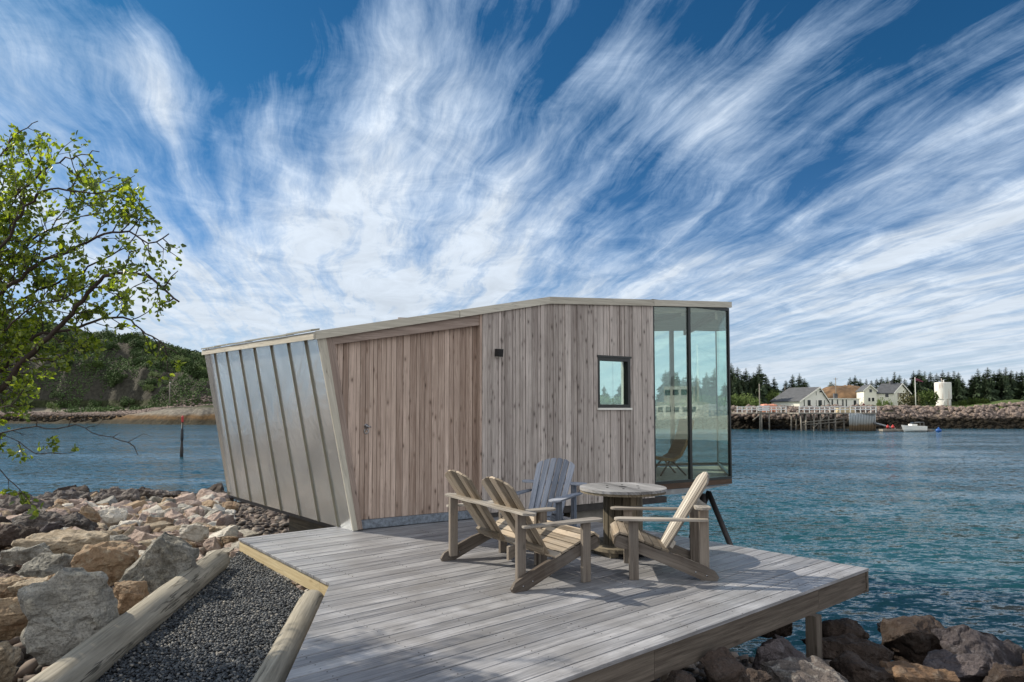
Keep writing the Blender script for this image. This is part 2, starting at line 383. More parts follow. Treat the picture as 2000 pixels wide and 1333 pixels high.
# --- door wall
body = MB(); back = MB(); dark = MB()
th = .022
s = sD; edges = [sD+.03]
sw0, zw0 = W(1168, 797); sw1, zw1 = W(1230, 701)
zwT = (W(1168, 700)[1]+W(1230, 703)[1])/2+.02; zwB = zw0
while edges[-1] < sG-.16: edges.append(edges[-1]+R.choice([.052, .075, .095, .115]))
edges.append(sG)
edges = sorted([e for e in edges if abs(e-sw0) > .04 and abs(e-sw1) > .04]+[sw0, sw1])
def board(mb, a, b, za, zb, o, t, tone, z2=None):
    # vertical board between s=a..b from za up to zb (a number or the roof line), front face at o, groove either side
    ta = zb if zb is not None else ztop(a)-.02; tb = zb if zb is not None else ztop(b)-.02
    g = .004
    pl = [wp(a+g, za, o-t), wp(b-g, za, o-t), wp(b-g, tb, o-t), wp(a+g, ta, o-t)]
    mb.prism(pl, N*t, Z, tone)
for a, b in zip(edges, edges[1:]):
    tone = R.random(); jut = R.choice([0, 0, 0, .006, .012])
    if a >= sw0-1e-4 and b <= sw1+1e-4:
        board(body, a, b, zB, zwB, jut, th, tone); board(body, a, b, zwT, None, jut, th, tone)
    else: board(body, a, b, zB, None, jut, th, tone)
def quad(mb, a, b, za, zb, o, t, grain=Z, tone=.5):
    za = za if isinstance(za, tuple) else (za, za)
    ta, tb = (zb if isinstance(zb, tuple) else (ztop(a)-.025, ztop(b)-.025)) if (zb is None or isinstance(zb, tuple)) else (zb, zb)
    mb.prism([wp(a, za[0], o-t), wp(b, za[1], o-t), wp(b, tb, o-t), wp(a, ta, o-t)], N*t, grain, tone)
for a, b, za, zb in ((sD+.03, sw0, zB+.01, None), (sw1, sG-.005, zB+.01, None), (sw0, sw1, zB+.01, zwB-.001), (sw0, sw1, zwT+.001, None)):
    quad(back, a, b, za, zb, -th-.002, .12)
body.build('wall', M['clad'], cabin, True)
back.build('wall_core', M['inner'], cabin, True)
# --- door leaf: tall leaning boards
sl0, zl0 = W(707, 1018); sl1, zl1 = W(653, 672)
sdr = sD-.01
lean = (sl1-sl0)/(zl1-zl0)
zdt0, zdt1 = W(653, 672)[1], W(936, 634)[1]
def dtop(q): return zdt0+(zdt1-zdt0)*(q-sl1)/(sdr-sl1)
zdb = W(707, 1018)[1]+.0
dm = MB(); q = sl1
while q < sdr-.02:
    q2 = min(sdr, q+R.choice([.055, .075, .10, .11])); tone = R.random(); g = .003; jt = -.10+R.choice([0, 0, .005])
    poly = [wp(q+g, zdb, jt-.03), wp(q2-g, zdb, jt-.03), wp(q2-g, dtop(q2), jt-.03), wp(q+g, dtop(q), jt-.03)]
    poly = clip(poly, lambda p: (p-A).dot(U)-(sl0+lean*(p.z-zl0)))
    if len(poly) > 2: dm.prism(poly, N*.03, Z, tone)
    q = q2
door = dm.build('door', M['door'], cabin, True)
hs, hz = W(720, 833)
h = MB(); h.tube([wp(hs, hz, -.10), wp(hs, hz, -.092)], .030, 14); h.tube([wp(hs, hz, -.10), wp(hs, hz, -.045)], .02, 10); h.tube([wp(hs, hz, -.05), wp(hs+.05, hz-.012, -.045)], .009, 8)
pts = [wp(hs+.03*math.sin(a), hz-.07+.03*math.cos(a), -.088) for a in [i*.5 for i in range(13)]]
h.tube(pts, .008, 6); h.build('handle', M['chrome'], door, True)
bk = MB(); poly = [wp(sl1-.05, zdb, -.16), wp(sdr+.04, zdb, -.16), wp(sdr+.04, dtop(sdr)+.12, -.16), wp(sl1-.05, dtop(sl1)+.1, -.16)]
poly = clip(poly, lambda p: (p-A).dot(U)-(sl0-.03+lean*(p.z-zl0))); bk.prism(poly, N*.015, Z); bk.build('door_backing', M['inner'], cabin, True)
# lintel over the door, jamb at right, leaning post at left, metal corner strip
m_ = MB(); a0, z0 = W(632, 669); a1, z1 = W(940, 631)
m_.prism([wp(sl1-.05, dtop(sl1-.05)-.005, -.10), wp(sdr+.02, dtop(sdr)-.005, -.10), wp(sdr+.02, ztop(sdr)-.05, -.10), wp(sl1-.05, ztop(sl1-.05)-.05, -.10)], N*.085, U, .6)
m_.build('lintel', M['lintel'], cabin, True)
m_ = MB(); quad(m_, sD-.01, sD+.028, zdb, None, .0, .13); m_.build('door_jamb', M['door'], cabin, True)
pc = MB()
b0, b1 = W(676, 1036)[0], W(706, 1028)[0]
t0, t1 = W(626, 655)[0], W(652, 652)[0]
pc.prism([wp(.035, 0.012, -.12), wp(b1+.02, .012, -.12), wp(t1-.0, ztop(t1)-.05, -.12), wp(sP2+.09, ztop(sP2)-.05, -.12)], N*.115, (P2-P1), .35)
pc.build('corner_post', M['lintel'], cabin, True)
pc = MB(); pc.prism([wp(-.005, 0.006, -.02), wp(.06, .006, -.02), wp(sP2+.11, ztop(sP2)-.04, -.02), wp(sP2-.005, ztop(sP2)-.04, -.02)], N*.026, (P2-P1), .5)
pc.build('corner_flashing', M['trim'], cabin, True)
# threshold of rough stone
st = MB(); st.prism([wp(b1-.1, .01, -.13), wp(sD+.2, .01, -.13), wp(sD+.2, zdb-.004, -.13), wp(b1-.1, zdb-.004, -.13)], N*.09, U, .5); st.build('threshold', M['granite'], cabin, True)
# --- roof edge trim along the door wall
rt = MB()
for a, b in ((sP2-.03, sK-1.6), (sK-1.59, sK), (sK, sG), (sG+.004, sQ+.03)):
    rt.prism([wp(a, ztop(a)-.075, .0), wp(b, ztop(b)-.075, .0), wp(b, ztop(b)+.035, .0), wp(a, ztop(a)+.035, .0)], N*.04, U, R.random())
rt.build('roof_trim', M['trim'], cabin, True)
# --- metal side: standing seam panels
def ms(a, b):   # bilinear point on the metal side, a along, b up
    return (P1.lerp(P4, a)).lerp(P2.lerp(P3, a), b)
ms_n = mn
pan = MB(); seam = MB()
cuts = [0, .055, .14, .24, .345, .45, .56, .67, .78, .89, 1]
cuts = [0.0]
for px in (648, 608, 576, 545, 515, 488, 463, 441, 424, 410):    # seam feet along the top edge in the photo
    pass
tops = [597, 563, 530, 497, 469, 443, 420]
L = 0.0
def apos(px, py):
    p = PP(px, py, P1, mn); d = (P3-P2); return (p-P2).dot(d)/d.dot(d)
cuts = [0.0]+[apos(px, 686-(px-402)*.142+8) for px in tops]+[1.0]
for a, b in zip(cuts, cuts[1:]):
    tone = R.random()
    nb = 10
    for i in range(nb):      # slight oil-canning between the seams
        pass
    pan.prism([ms(a, 0), ms(b, 0), ms(b, 1), ms(a, 1)], -mn*.03, Z, tone)
for a in cuts[:-1]+[.997]:
    p, q = ms(a, 0), ms(a, .985); d = (q-p).normalized(); sd = d.cross(mn).normalized()
    if a == 0: continue
    seam.box((p+q)/2+mn*.012, (q-p)/2, sd*.006, mn*.012, d)
pan.build('metal_side', M['alu'], cabin, True); seam.build('standing_seams', M['seam'], cabin, True)
tr_ = MB(); d = (P3-P2).normalized()
tr_.box((P2+P3)/2+mn*.045-Z*.02, d*((P3-P2).length/2+.03), Z*.046, mn*.022, d); tr_.build('side_roof_trim', M['trim'], cabin, True)
tt = MB(); nT = 6
for i in range(nT):
    a, b = P2.lerp(P3, i/nT), P2.lerp(P3, (i+1)/nT)
    tt.box((a+b)/2+mn*.03+Z*(.055-.006*(i % 2)), (b-a)/2, mn*.06, Z*.012, d)
tt.build('roof_edge_sheets', M['seam'], cabin, True)
# --- roof, floor, rear wall, ceiling
def rear(t, z): return B0+RD*t+Z*z
R2 = V((RR.x, RR.y, zQ-.0)); K3 = rear(LB*.45, zK+.02)
rf = MB()
def slab(mb, pts, t, grain, tone=.5):
    mb.prism(pts, Z*(-t), grain, tone)
rf.prism([P2-Z*.0, wp(sK, zK), K3, P3], Z*.03, U, .4)
rf.prism([wp(sK, zK), wp(sQ, zQ), R2, K3], Z*.03, U, .4)
rf.build('roof', M['galv'], cabin, True)
ce = MB(); ce.prism([wp(sK-1.2, ztop(sK-1.2)-.14, -.12), wp(sQ-.05, zQ-.14, -.06), R2-RD*.05-Z*.14-RN*.05, rear(LB*.4, zK-.14)-RN*.1], Z*.1, U, .6)
ceil = ce.build('ceiling', M['inner'], cabin, True)
raf = MB()
for s_ in (sG+.12, sG+.85, sQ-.25):
    p = wp(s_, zQ-.24, -.1); q = rear(LB*(.60+.36*(s_-sG)/(sQ-sG)), zQ-.22)-RN*.1
    raf.box((p+q)/2, (q-p)/2, U*.035, Z*.07, q-p)
raf.build('rafters', M['inner'], cabin, True)
fl = MB(); fz0 = zG
fl.prism([wp(sD, fz0-.02, -.14), wp(sQ-.01, fz0-.02, -.02), V((RR.x, RR.y, fz0-.02))-RN*.02, rear(LB*.35, fz0-.02)-RN*.05], Z*-.06, U, .5)
fl.build('floor', M['carpet'], cabin, True)
# pieces of rear wall with a window hole, seen through the small window and the glass
def rt_(px, py):
    p = PP(px, py, B0, RN); return ((p-B0).dot(RD), p.z)
r0, rz0 = rt_(1150, 790); r1, rz1 = rt_(1213, 705)
rg = rt_(1262, 800)[0]
rw = MB()
def rq(mb, a, b, za, zb, t=.14, tone=.5):
    pl = [rear(a, za)-RN*t, rear(b, za)-RN*t, rear(b, zb)-RN*t, rear(a, zb)-RN*t]; mb.prism(pl, RN*t, Z, tone)
ztr = zQ-.1
rq(rw, LB*.3, r0, 0, ztr); rq(rw, r0, r1, 0, rz0); rq(rw, r0, r1, rz1, ztr); rq(rw, r1, rg, 0, ztr)
rw2 = MB(); rw2.prism([rear(0, 0)-RN*.14, rear(LB*.3, 0)-RN*.14, rear(LB*.3, zK-.1)-RN*.14, P3-RN*.14-Z*.05], RN*.14, Z, .5)
rw2.build('rear_cladding', M['alu'], cabin, True)
rw.build('rear_wall', M['clad'], cabin, True)
# --- small window in the wall: frame, glass, sill
fw = MB(); f_ = .055
def wfr(a, b, za, zb, o0=-.10, o1=.012, mb=None):
    (mb or fw).prism([wp(a, za, o0), wp(b, za, o0), wp(b, zb, o0), wp(a, zb, o0)], N*(o1-o0), Z)
wfr(sw0, sw0+.035, zwB, zwT); wfr(sw1-f_, sw1, zwB, zwT); wfr(sw0+.035, sw1-f_, zwB, zwB+f_, -.10, .0115); wfr(sw0+.035, sw1-f_, zwT-f_, zwT, -.10, .0115)
wn = fw.build('window', M['frame'], cabin, True)
g = MB(); wfr(sw0+.03, sw1-f_+.005, zwB+f_-.005, zwT-f_+.005, -.05, -.044, g); g.build('pane', M['glass'], wn, True)
g = MB(); wfr(sw0-.02, sw1+.02, zwB-.035, zwB-.001, -.02, .035, g); g.build('sill', M['white'], wn, True)
g = MB(); wfr(sw0-.02, sw1+.02, zwT+.001, zwT+.03, -.02, .03, g); g.build('drip_cap', M['frame'], wn, True)
# --- glazed corner
sM = W(1349, 800)[0]
fr = MB()
def gfr(a, b, za, zb, o0=-.06, o1=.0): fr.prism([wp(a, za, o0), wp(b, za, o0), wp(b, zb, o0), wp(a, zb, o0)], N*(o1-o0), Z)
zt = zQ-.08
gfr(sG+.001, sG+.035, zG, zt); gfr(sM-.03, sM+.03, zG, zt); gfr(sQ-.035, sQ, zG, zt)
gfr(sG+.035, sM-.03, zG, zG+.045, -.06, -.001); gfr(sM+.03, sQ-.035, zG, zG+.045, -.06, -.001)
gfr(sG+.035, sM-.03, zt-.06, zt, -.06, -.001); gfr(sM+.03, sQ-.035, zt-.06, zt, -.06, -.001)
# rear glazing frame and end frame
def rfr(a, b, za, zb): rq(fr, a, b, za, zb, .06)
rm = rt_(1312, 800)[0]
rfr(rg, rg+.06, zG, zt); rfr(rm-.045, rm+.045, zG, zt); rfr(LB-.05, LB, zG, zt); rfr(rg+.06, rm-.045, zt-.08, zt); rfr(rm+.045, LB-.05, zt-.08, zt); rfr(rg+.06, rm-.045, zG, zG+.06); rfr(rm+.045, LB-.05, zG, zG+.06)
Q1 = wp(sQ, 0); ED = (RR-Q1); EL = ED.length; ED.normalize(); EN = V((ED.y, -ED.x, 0))
for zc in (zG+.03, zt-.03): fr.box(Q1+ED*EL/2+Z*zc-EN*.03, ED*(EL/2-.07), EN*.02, Z*.028)
gf = fr.build('glazing_frame', M['frame'], cabin, True)
for nm, a, b in (('a', sG+.03, sM-.025), ('b', sM+.025, sQ-.03)):
    g = MB(); g.prism([wp(a, zG+.04, -.03), wp(b, zG+.04, -.03), wp(b, zt-.055, -.03), wp(a, zt-.055, -.03)], N*.008, Z); g.build('pane', M['glass'], gf, True)
for a, b in ((rg+.055, rm-.04), (rm+.04, LB-.045)):
    g = MB(); g.prism([rear(a, zG+.055)-RN*.03, rear(b, zG+.055)-RN*.03, rear(b, zt-.075)-RN*.03, rear(a, zt-.075)-RN*.03], RN*.008, Z); g.build('pane', M['glass'], gf, True)
g = MB(); g.prism([Q1+ED*.05+Z*(zG+.05)-EN*.03, Q1+ED*(EL-.06)+Z*(zG+.05)-EN*.03, Q1+ED*(EL-.06)+Z*(zt-.05)-EN*.03, Q1+ED*.05+Z*(zt-.05)-EN*.03], EN*.008, Z); g.build('pane', M['glass'], gf, True)
g = MB(); g.prism([rear(r0, rz0)-RN*.07, rear(r1, rz0)-RN*.07, rear(r1, rz1)-RN*.07, rear(r0, rz1)-RN*.07], RN*.008, Z); g.build('rear_pane', M['glass'], cabin, True)
# --- floor edge beams, plinth, struts
bm_ = MB(); bm_.prism([wp(sG-.6, zG-.1, -.02), wp(sQ, zG-.1, -.02), wp(sQ, zG-.005, -.02), wp(sG-.6, zG-.005, -.02)], N*.018, U, .5)
bm_.build('floor_edge_board', M['edge_brown'], cabin, True)
bm_ = MB(); bm_.prism([wp(sG-.25, zB+.02, -.09), wp(sG+.75, zB+.02, -.09), wp(sQ-.02, zG-.12, -.09), wp(sG-.25, zG-.105, -.09)], N*.06, U, .5)
bm_.prism([V((RR.x, RR.y, zG-.09))-RN*.05, rear(LB*.3, zG-.09)-RN*.05, rear(LB*.3, .02)-RN*.05, V((RR.x, RR.y, .15))-RN*.05], RN*.03, RD, .5)
bm_.build('soffit_panel', M['galv'], cabin, True)
bm_ = MB()
bm_.prism([wp(sD-.0, zB-.11, -.10), wp(sG+.3, zB-.11, -.10), wp(sG+.3, zB-.004, -.10), wp(sD, zB-.004, -.10)], N*.085, U)
for (pa, pb, r_) in ((PD(1384, 962, 13.2), PD(1426, 1064, 12.6), .055), (PD(1372, 965, 13.0), PD(1374, 1062, 13.0), .06), (PD(1384, 962, 13.2), PD(1340, 1075, 14.2), .05)):
    pb = pa+(pb-pa)*1.9
    bm_.tube([pa, pb], r_, 8)
bm_.build('steel_beam_and_struts', M['steel'], cabin, True)
pl = MB()
pl.prism([wp(.5, -1.6, -.9), wp(sG-.75, -1.6, -.9), wp(sG-.75, zB-.12, -.9), wp(.5, zB-.12, -.9)], N*.3, U)
pl.prism([wp(sG-1.7, -1.6, -.3), wp(sG-.9, -1.6, -.3), wp(sG-.9, zB-.12, -.3), wp(sG-1.7, zB-.12, -.3)], N*.12, U)
q_ = PD(560, 1003, 11.0); q_ = V((q_.x, q_.y, 0)); dd = (P4-P1).normalized()
pl.build('footing', M['concrete'], cabin, True)
pl = MB(); pl.box((q_.x+.75, q_.y+.25, -.62), dd*.8, V((.4, .3, 0)), (0, 0, .5)); pl.build('timber_block', M['spool_dark'], cabin, True)
us = MB(); us.prism([P1+V((.1, 0, -.002)), P4+V((.12, -.05, -.01)), rear(LB*.62, -.01), wp(sG-.8, -.002, -.2)], Z*-.07, U); us.build('underside', M['steel'], cabin, True)
# inner wall closing the sleeping end
iw = MB(); iw.prism([wp(sG-1.9, fz0, -.15), rear(LB*.52, fz0)-RN*.16, rear(LB*.52, zQ-.16)-RN*.16, wp(sG-1.9, zK-.16, -.15)], U*.05, Z, .5); iw.build('inner_wall', M['inner'], cabin, True)
# --- wall lamp
lx, lz = W(971, 690)
t = thing('wall_lamp', 'small black box-shaped lamp mounted on the larch wall right of the door', 'lamp', wp(lx, lz, .0))
g = MB(); g.box(wp(lx, lz, .055), U*.045, N*.055-Z*.006, Z*.058+N*.01); g.build('lamp_housing', M['black'], t, True, .004)
g = MB(); g.box(wp(lx, lz-.063, .05), U*.034, N*.036, Z*.004); g.build('lens', M['white'], t, True)
# --- lounge chair inside
lc = PD(1305, 905, 14.0); lc = V((lc.x-.05, lc.y-.3, fz0-.02))
t = thing('lounge_chair', 'dark brown woven lounge chair standing inside behind the glass', 'chair', lc, math.radians(10))
prof = [(-.62, .42), (-.45, .38), (-.25, .33), (-.02, .32), (.12, .40), (.24, .62), (.34, .88), (.40, 1.12)]
g = MB()
for i in range(len(prof)-1):
    (xa, za), (xb, zb_) = prof[i], prof[i+1]; d = V((xb-xa, 0, zb_-za)); nn = V((-d.z, 0, d.x)).normalized()
    g.box(((xa+xb)/2, 0, (za+zb_)/2), d*.5, (0, .30, 0), nn*.03)
g.build('seat_shell', M['rattan'], t)
for sy in (-1, 1):
    g = MB(); g.tube([(-.05, sy*.2, .32), (-.3, sy*.26, 0)], .018); g.build('leg', M['steel'], t)
    g = MB(); g.tube([(-.05, sy*.2, .32), (.25, sy*.26, 0)], .018); g.build('leg', M['steel'], t)
# ================================================================ deck
dA, dB, dD, dE = PZ(466, 1052), PZ(644, 1140), PZ(1697, 1110), PZ(1385, 1057)
bd = V((1550/1300, 1, 0)).normalized(); bn = V((-bd.y, bd.x, 0))       # board direction, and across (away from camera)
def isect(p, d, q, e):
    k = d.x*e.y-d.y*e.x; t = ((q.x-p.x)*e.y-(q.y-p.y)*e.x)/k; return p+d*t
dC = isect(dD, -bd, dB, (PZ(560, 1325)-dB).normalized())
dEw = isect(dD, (dE-dD).normalized(), A-N*.25, U)
dAw = PZ(640, 1034); dAw = isect(dA, (dAw-dA), P1-N*.3, (P4-P1))
dpoly = [dA, dB, dC, dD, dEw, wp(.3, 0, -.25), P1-N*.12+(P4-P1).normalized()*.35]
dpoly = [V((p.x, p.y, 0)) for p in dpoly]
deck = thing('deck', 'weathered grey board deck in front of the cabin carrying the chairs', 'deck', (dB.x, dB.y, 0))
mb = MB(); bw = .142
vals = [p.dot(bn) for p in dpoly]; k0 = dD.dot(bn)
k = k0-.02
while k < max(vals):
    lo_, hi_ = k, k+bw; k += bw+.010
    pl = clip(clip(dpoly, lambda p: p.dot(bn)-lo_), lambda p: hi_-p.dot(bn))
    if len(pl) < 3: continue
    a = min(p.dot(bd) for p in pl); b = max(p.dot(bd) for p in pl)
    c = a+R.uniform(1.5, 4.5); segs = []
    while c < b: segs.append((a, c-.002)); a = c+.002; c += R.uniform(3.6, 4.8)
    segs.append((a, b+.01))
    for (x0, x1) in segs:
        q = clip(clip(pl, lambda p: p.dot(bd)-x0), lambda p: x1-p.dot(bd))
        q = [p for i, p in enumerate(q) if (p-q[i-1]).length > 1e-5]
        if len(q) < 3: continue
        dz_ = R.uniform(-.0025, .0005)
        mb.prism([p+Z*dz_ for p in q], Z*-.028, bd, R.random())
# screws at the joists
sc_ = mb; mb.cur = 1; js = .6
amin = min(p.dot(bd) for p in dpoly); amax = max(p.dot(bd) for p in dpoly)
from mathutils.geometry import intersect_point_tri_2d
tris = tessellate_polygon([dpoly])
def in_deck(p): return any(intersect_point_tri_2d(p.to_2d(), *(dpoly[i].to_2d() for i in t_)) for t_ in tris)
k = k0-.02
while k < max(vals):
    x = math.ceil(amin/js)*js
    while x < amax:
        for e in (.03, bw-.03):
            p = bd*(x+R.uniform(-.008, .008))+bn*(k+e)
            if p.y < 9 and in_deck(p): sc_.lathe((p.x, p.y, -.004), [(.006, 0), (.006, .005)], 6)
        x += js
    k += bw+.010
mb.build('deck_boards', [M['deck'], M['steel']], deck, True, .0025)
def rim(name, a, b, mat, h=.20, inset=.012, t=.04, z0=-.032):
    g = MB(); d = (b-a).normalized(); n_ = V((d.y, -d.x, 0))
    c_ = sum(dpoly, V((0, 0, 0)))/len(dpoly)
    if n_.dot((a+b)/2-c_) < 0: n_ = -n_
    Lr = (b-a).length; x = 0
    while x < Lr:
        e = min(Lr, x+R.uniform(2.2, 3.0))
        g.box(a+d*(x+e)/2-n_*(inset+t/2)+Z*(z0-h/2), d*((e-x)/2-.0015), n_*t/2, Z*h/2, d); x = e
    return g.build(name, mat, deck, True)
rim('rim_board', dC, dD, M['fascia']); rim('rim_board', dD, dEw, M['fascia']); rim('rim_board', dA, dB, M['fascia_new'], .13); rim('rim_board', dB, dC, M['fascia'])
g = MB(); g.box((dA+dB)/2-Z*.036+(dB-dA).normalized().cross(Z)*.006, (dB-dA)/2, (dB-dA).normalized().cross(Z)*.008, Z*.004); 
# joists and posts
g = MB()
x = amin+.3
while x < amax-.2:
    ln = [bd*x+bn*(min(vals)-1), bd*x+bn*(max(vals)+1)]
    ts = [q for q in [ln[0].lerp(ln[1], i/60) for i in range(61)] if in_deck(q)]
    if len(ts) > 4: p, q = ts[1], ts[-2]; g.box((p+q)/2-Z*.11, (q-p)/2, bd*.024, Z*.075)
    x += .6
g.build('joists', M['fascia'], deck, True)
for px, py, dp in ((1588, 1180, 6.05), (1310, 1300, 4.75), (1150, 1330, 4.2)):
    c = PD(px, py, dp)
    g = MB(); g.box((c.x, c.y, -.75), bd*.05, bn*.05, Z*.52, Z); g.build('post', M['fascia'], deck, True)

# ================================================================ adirondack chairs
def stringer_poly():
    top = [(.50, .30), (.515, .345), (.50, .385), (.45, .405), (.36, .385), (.22, .335), (.05, .275), (-.15, .225), (-.38, .135), (-.48, .085), (-.515, .03)]
    bot = [(-.50, 0.0), (-.36, 0.0), (-.18, .075), (.05, .165), (.25, .235), (.38, .275), (.46, .285)]
    return [(x*.9 if x > 0 else x, z) for x, z in top+bot]
def mkstringer(y, mat, t, par, full=True):
    g = MB(); sp_ = [V((x, y-t/2, z)) for x, z in stringer_poly()]
    if not full: sp_ = clip(sp_, lambda p: p.x+.12)
    g.prism(sp_, (0, t, 0), (.93, 0, .33)); o = g.build('stringer', M[mat], par)
    if not full: return
    for sx_, sz in ((-.40, .045), (-.30, .075)):
        for sy in (-1, 1): b = MB(); b.tube([(sx_, y+sy*t*.5, sz), (sx_, y+sy*(t*.5+.004), sz)], .008, 8); b.build('bolt', M['chrome'], o)
def arm_poly(x0, x1, w0, w1):
    # wide paddle-shaped arm: rounded front, narrow at the back
    pts = []
    for i in range(9):
        a = math.pi*(i/8-.5); pts.append((x1-.07+.07*math.cos(a), w1*math.sin(a)))
    pts += [(x1-.25, w1*.95), (x0+.25, w0*1.0), (x0+.05, w0*.75), (x0, w0*.5), (x0, -w0*.5), (x0+.05, -w0*.75), (x0+.25, -w0*1.0), (x1-.25, -w1*.95)]
    return pts
def seat_slats(y0, y1, mat, par):
    g = MB(); xs = [(.492, .345, 80), (.472, .398, 35), (.40, .402, -14), (.315, .376, -19), (.23, .345, -20), (.145, .314, -19), (.06, .283, -19), (-.02, .254, -19)]
    for x, z, a in xs:
        x = x*.9 if x > 0 else x
        d = V((math.cos(math.radians(a)), 0, -math.sin(math.radians(a)))); d = V((math.cos(math.radians(-a)), 0, -math.sin(math.radians(a)) if a < 0 else -math.sin(math.radians(a))))
        if a < 0: d = V((math.cos(math.radians(a)), 0, math.sin(math.radians(-a)) ))
        nn = d.cross(V((0, 1, 0)))
        if nn.z < 0: nn = -nn
        if a > 60: nn = V((1, 0, 0))
        g.box(V((x, (y0+y1)/2, z+.012))+nn*.004, d*.037, (0, (y1-y0)/2, 0), nn*.010, (0, 1, 0))
    g.build('seat', M[mat], par, bevel=.003)
def backrest(yc, wtop, wbot, ns, mat, par, hx=-.475):
    lo_, hi_ = V((-.03, 0, .24)), V((hx, 0, .975)); ax_ = (hi_-lo_).normalized(); nn = V((ax_.z, 0, -ax_.x))
    br = thing_empty('backrest', par)
    for i in range(ns):
        f0, f1 = (i+.0)/ns, (i+1.0)/ns
        def y(f, w_): return yc+(f-.5)*w_
        Ln = (hi_-lo_).length
        def topd(f): return -.20*(abs(f-.5)*2)**2*.45
        g = MB(); gp = .0085
        a0 = lo_+V((0, y(f0, wbot)+gp, 0)); a1 = lo_+V((0, y(f1, wbot)-gp, 0))
        fm = (f0+f1)/2
        b1 = lo_+ax_*(Ln+topd(f1))+V((0, y(f1, wtop)-gp, 0)); b0 = lo_+ax_*(Ln+topd(f0))+V((0, y(f0, wtop)+gp, 0)); bm2 = lo_+ax_*(Ln+topd(fm)+.006)+V((0, y(fm, wtop), 0))
        g.prism([a0-nn*.01, a1-nn*.01, b1-nn*.01, bm2-nn*.01, b0-nn*.01], nn*.02, ax_)
        g.build('slat', M[mat], br, bevel=.002)
    g = MB(); p = lo_+ax_*.10-nn*.028; g.box(p+V((0, yc, 0)), (0, wbot/2, 0), ax_*.035, nn*.017); g.build('lower_rail', M[mat], br)
def thing_empty(name, par):
    o = bpy.data.objects.new(name, None); COL.objects.link(o); o.parent = par; o.empty_display_size = .1; return o
def rear_rail(y0, y1, mat, par, z=.575):
    # curved rail behind the back joining both arms, ends rounded out
    n_ = 24; out = []; inn = []
    for i in range(n_+1):
        f = i/n_; y = y0+(y1-y0)*f; e = min(f, 1-f)*(y1-y0)
        wob_ = .018*math.cos(f*math.pi*2*max(1, round((y1-y0)/.65)))
        rnd = math.sqrt(max(0, 1-(1-min(1, e/.06))**2))
        inn.append((-.305+wob_-.06*(1-rnd), y)); out.append((-.435+.06*(1-rnd)-wob_*.3, y))
    g = MB(); g.prism([V((x, y, z)) for x, y in inn]+[V((x, y, z)) for x, y in out[::-1]], (0, 0, .024), (0, 1, 0)); g.build('rear_rail', M[mat], par, bevel=.003)
def post(x, y, h, mat, par, z0=0.0, wx=.045, wy=.022):
    g = MB(); g.box((x, y, (h+z0)/2), (wx, 0, 0), (0, wy, 0), (0, 0, (h-z0)/2), (0, 0, 1)); g.build('leg', M[mat], par, bevel=.003)
def make_chair(label, loc, rz, mats, width=.60, ns=5, group=None, seats=1, name='garden_chair', cat='chair'):
    t = thing(name, label, cat, loc, rz, group); mf, ms_, mb_, mt_ = mats
    hw = width/2
    ys = [-hw, hw] if seats == 1 else [-hw, 0, hw]
    for y in ys: mkstringer(y, mf, .038, t, abs(y) > .01)
    for k_ in range(seats):
        seat_slats(ys[k_]+(.0 if k_ == 0 else .001)-(.019 if k_ == 0 else 0), ys[k_+1]+(.019 if k_ == seats-1 else 0), ms_, t)
        backrest((ys[k_]+ys[k_+1])/2*(1.12 if seats > 1 else 1), .54 if seats == 1 else .58, .46, ns, mb_, t, -.475 if seats == 1 else -.53)
    for y in ys:
        sg = 1 if y > 0.01 else -1
        if y == 0:
            for q in (-1, 1): post(.275, q*.042, .553, mf, t, .0, .04, .020)
        else:
            post(.275, y+sg*.042, .553, mf, t, 0.0)
            post(-.39, y-sg*.042, .667, mf, t, .05)
        g = MB(); yy = y+sg*.045 if y else 0
        x0 = -.42 if y else -.2
        g.prism([V((x, yy+v_, .554)) for x, v_ in arm_poly(x0, .455, .045, .072)], (0, 0, .022), (1, 0, 0)); g.build('armrest', M[mt_], t, bevel=.003)
    rear_rail(-hw-.14, hw+.14, mt_, t, .668)
    return t
CH = 'slatted wooden garden chairs and bench on the deck'
fbase = PZ(1234, 1130); rb = PZ(1401, 1134)
def place(front, rear_foot, near_side, width):
    """front: front post foot, rear_foot: stringer rear foot, both of the side at local y = near_side*width/2"""
    d = V((front.x-rear_foot.x, front.y-rear_foot.y, 0)); rz = math.atan2(d.y, d.x); f = d.normalized(); l = V((-f.y, f.x, 0))
    mid = rear_foot+f*.50-l*near_side*width/2
    return V((mid.x, mid.y, 0.0)), rz
loc, rz = place(fbase, rb, +1, .60)
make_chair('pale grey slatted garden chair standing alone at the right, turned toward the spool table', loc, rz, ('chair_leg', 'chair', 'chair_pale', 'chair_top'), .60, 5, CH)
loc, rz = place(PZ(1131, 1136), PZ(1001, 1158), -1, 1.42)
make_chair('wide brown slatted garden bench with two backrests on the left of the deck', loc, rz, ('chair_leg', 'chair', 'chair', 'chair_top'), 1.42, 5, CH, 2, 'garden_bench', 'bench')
fdir = V((-.46, -.89, 0)).normalized()
make_chair('slatted garden chair with wood tinted for the shade by the cabin wall, behind the bench', V((.36, 8.12, 0)), math.atan2(fdir.y, fdir.x), ('chair_shade', 'chair_shade', 'chair_shade', 'chair_shade'), .60, 6, CH)

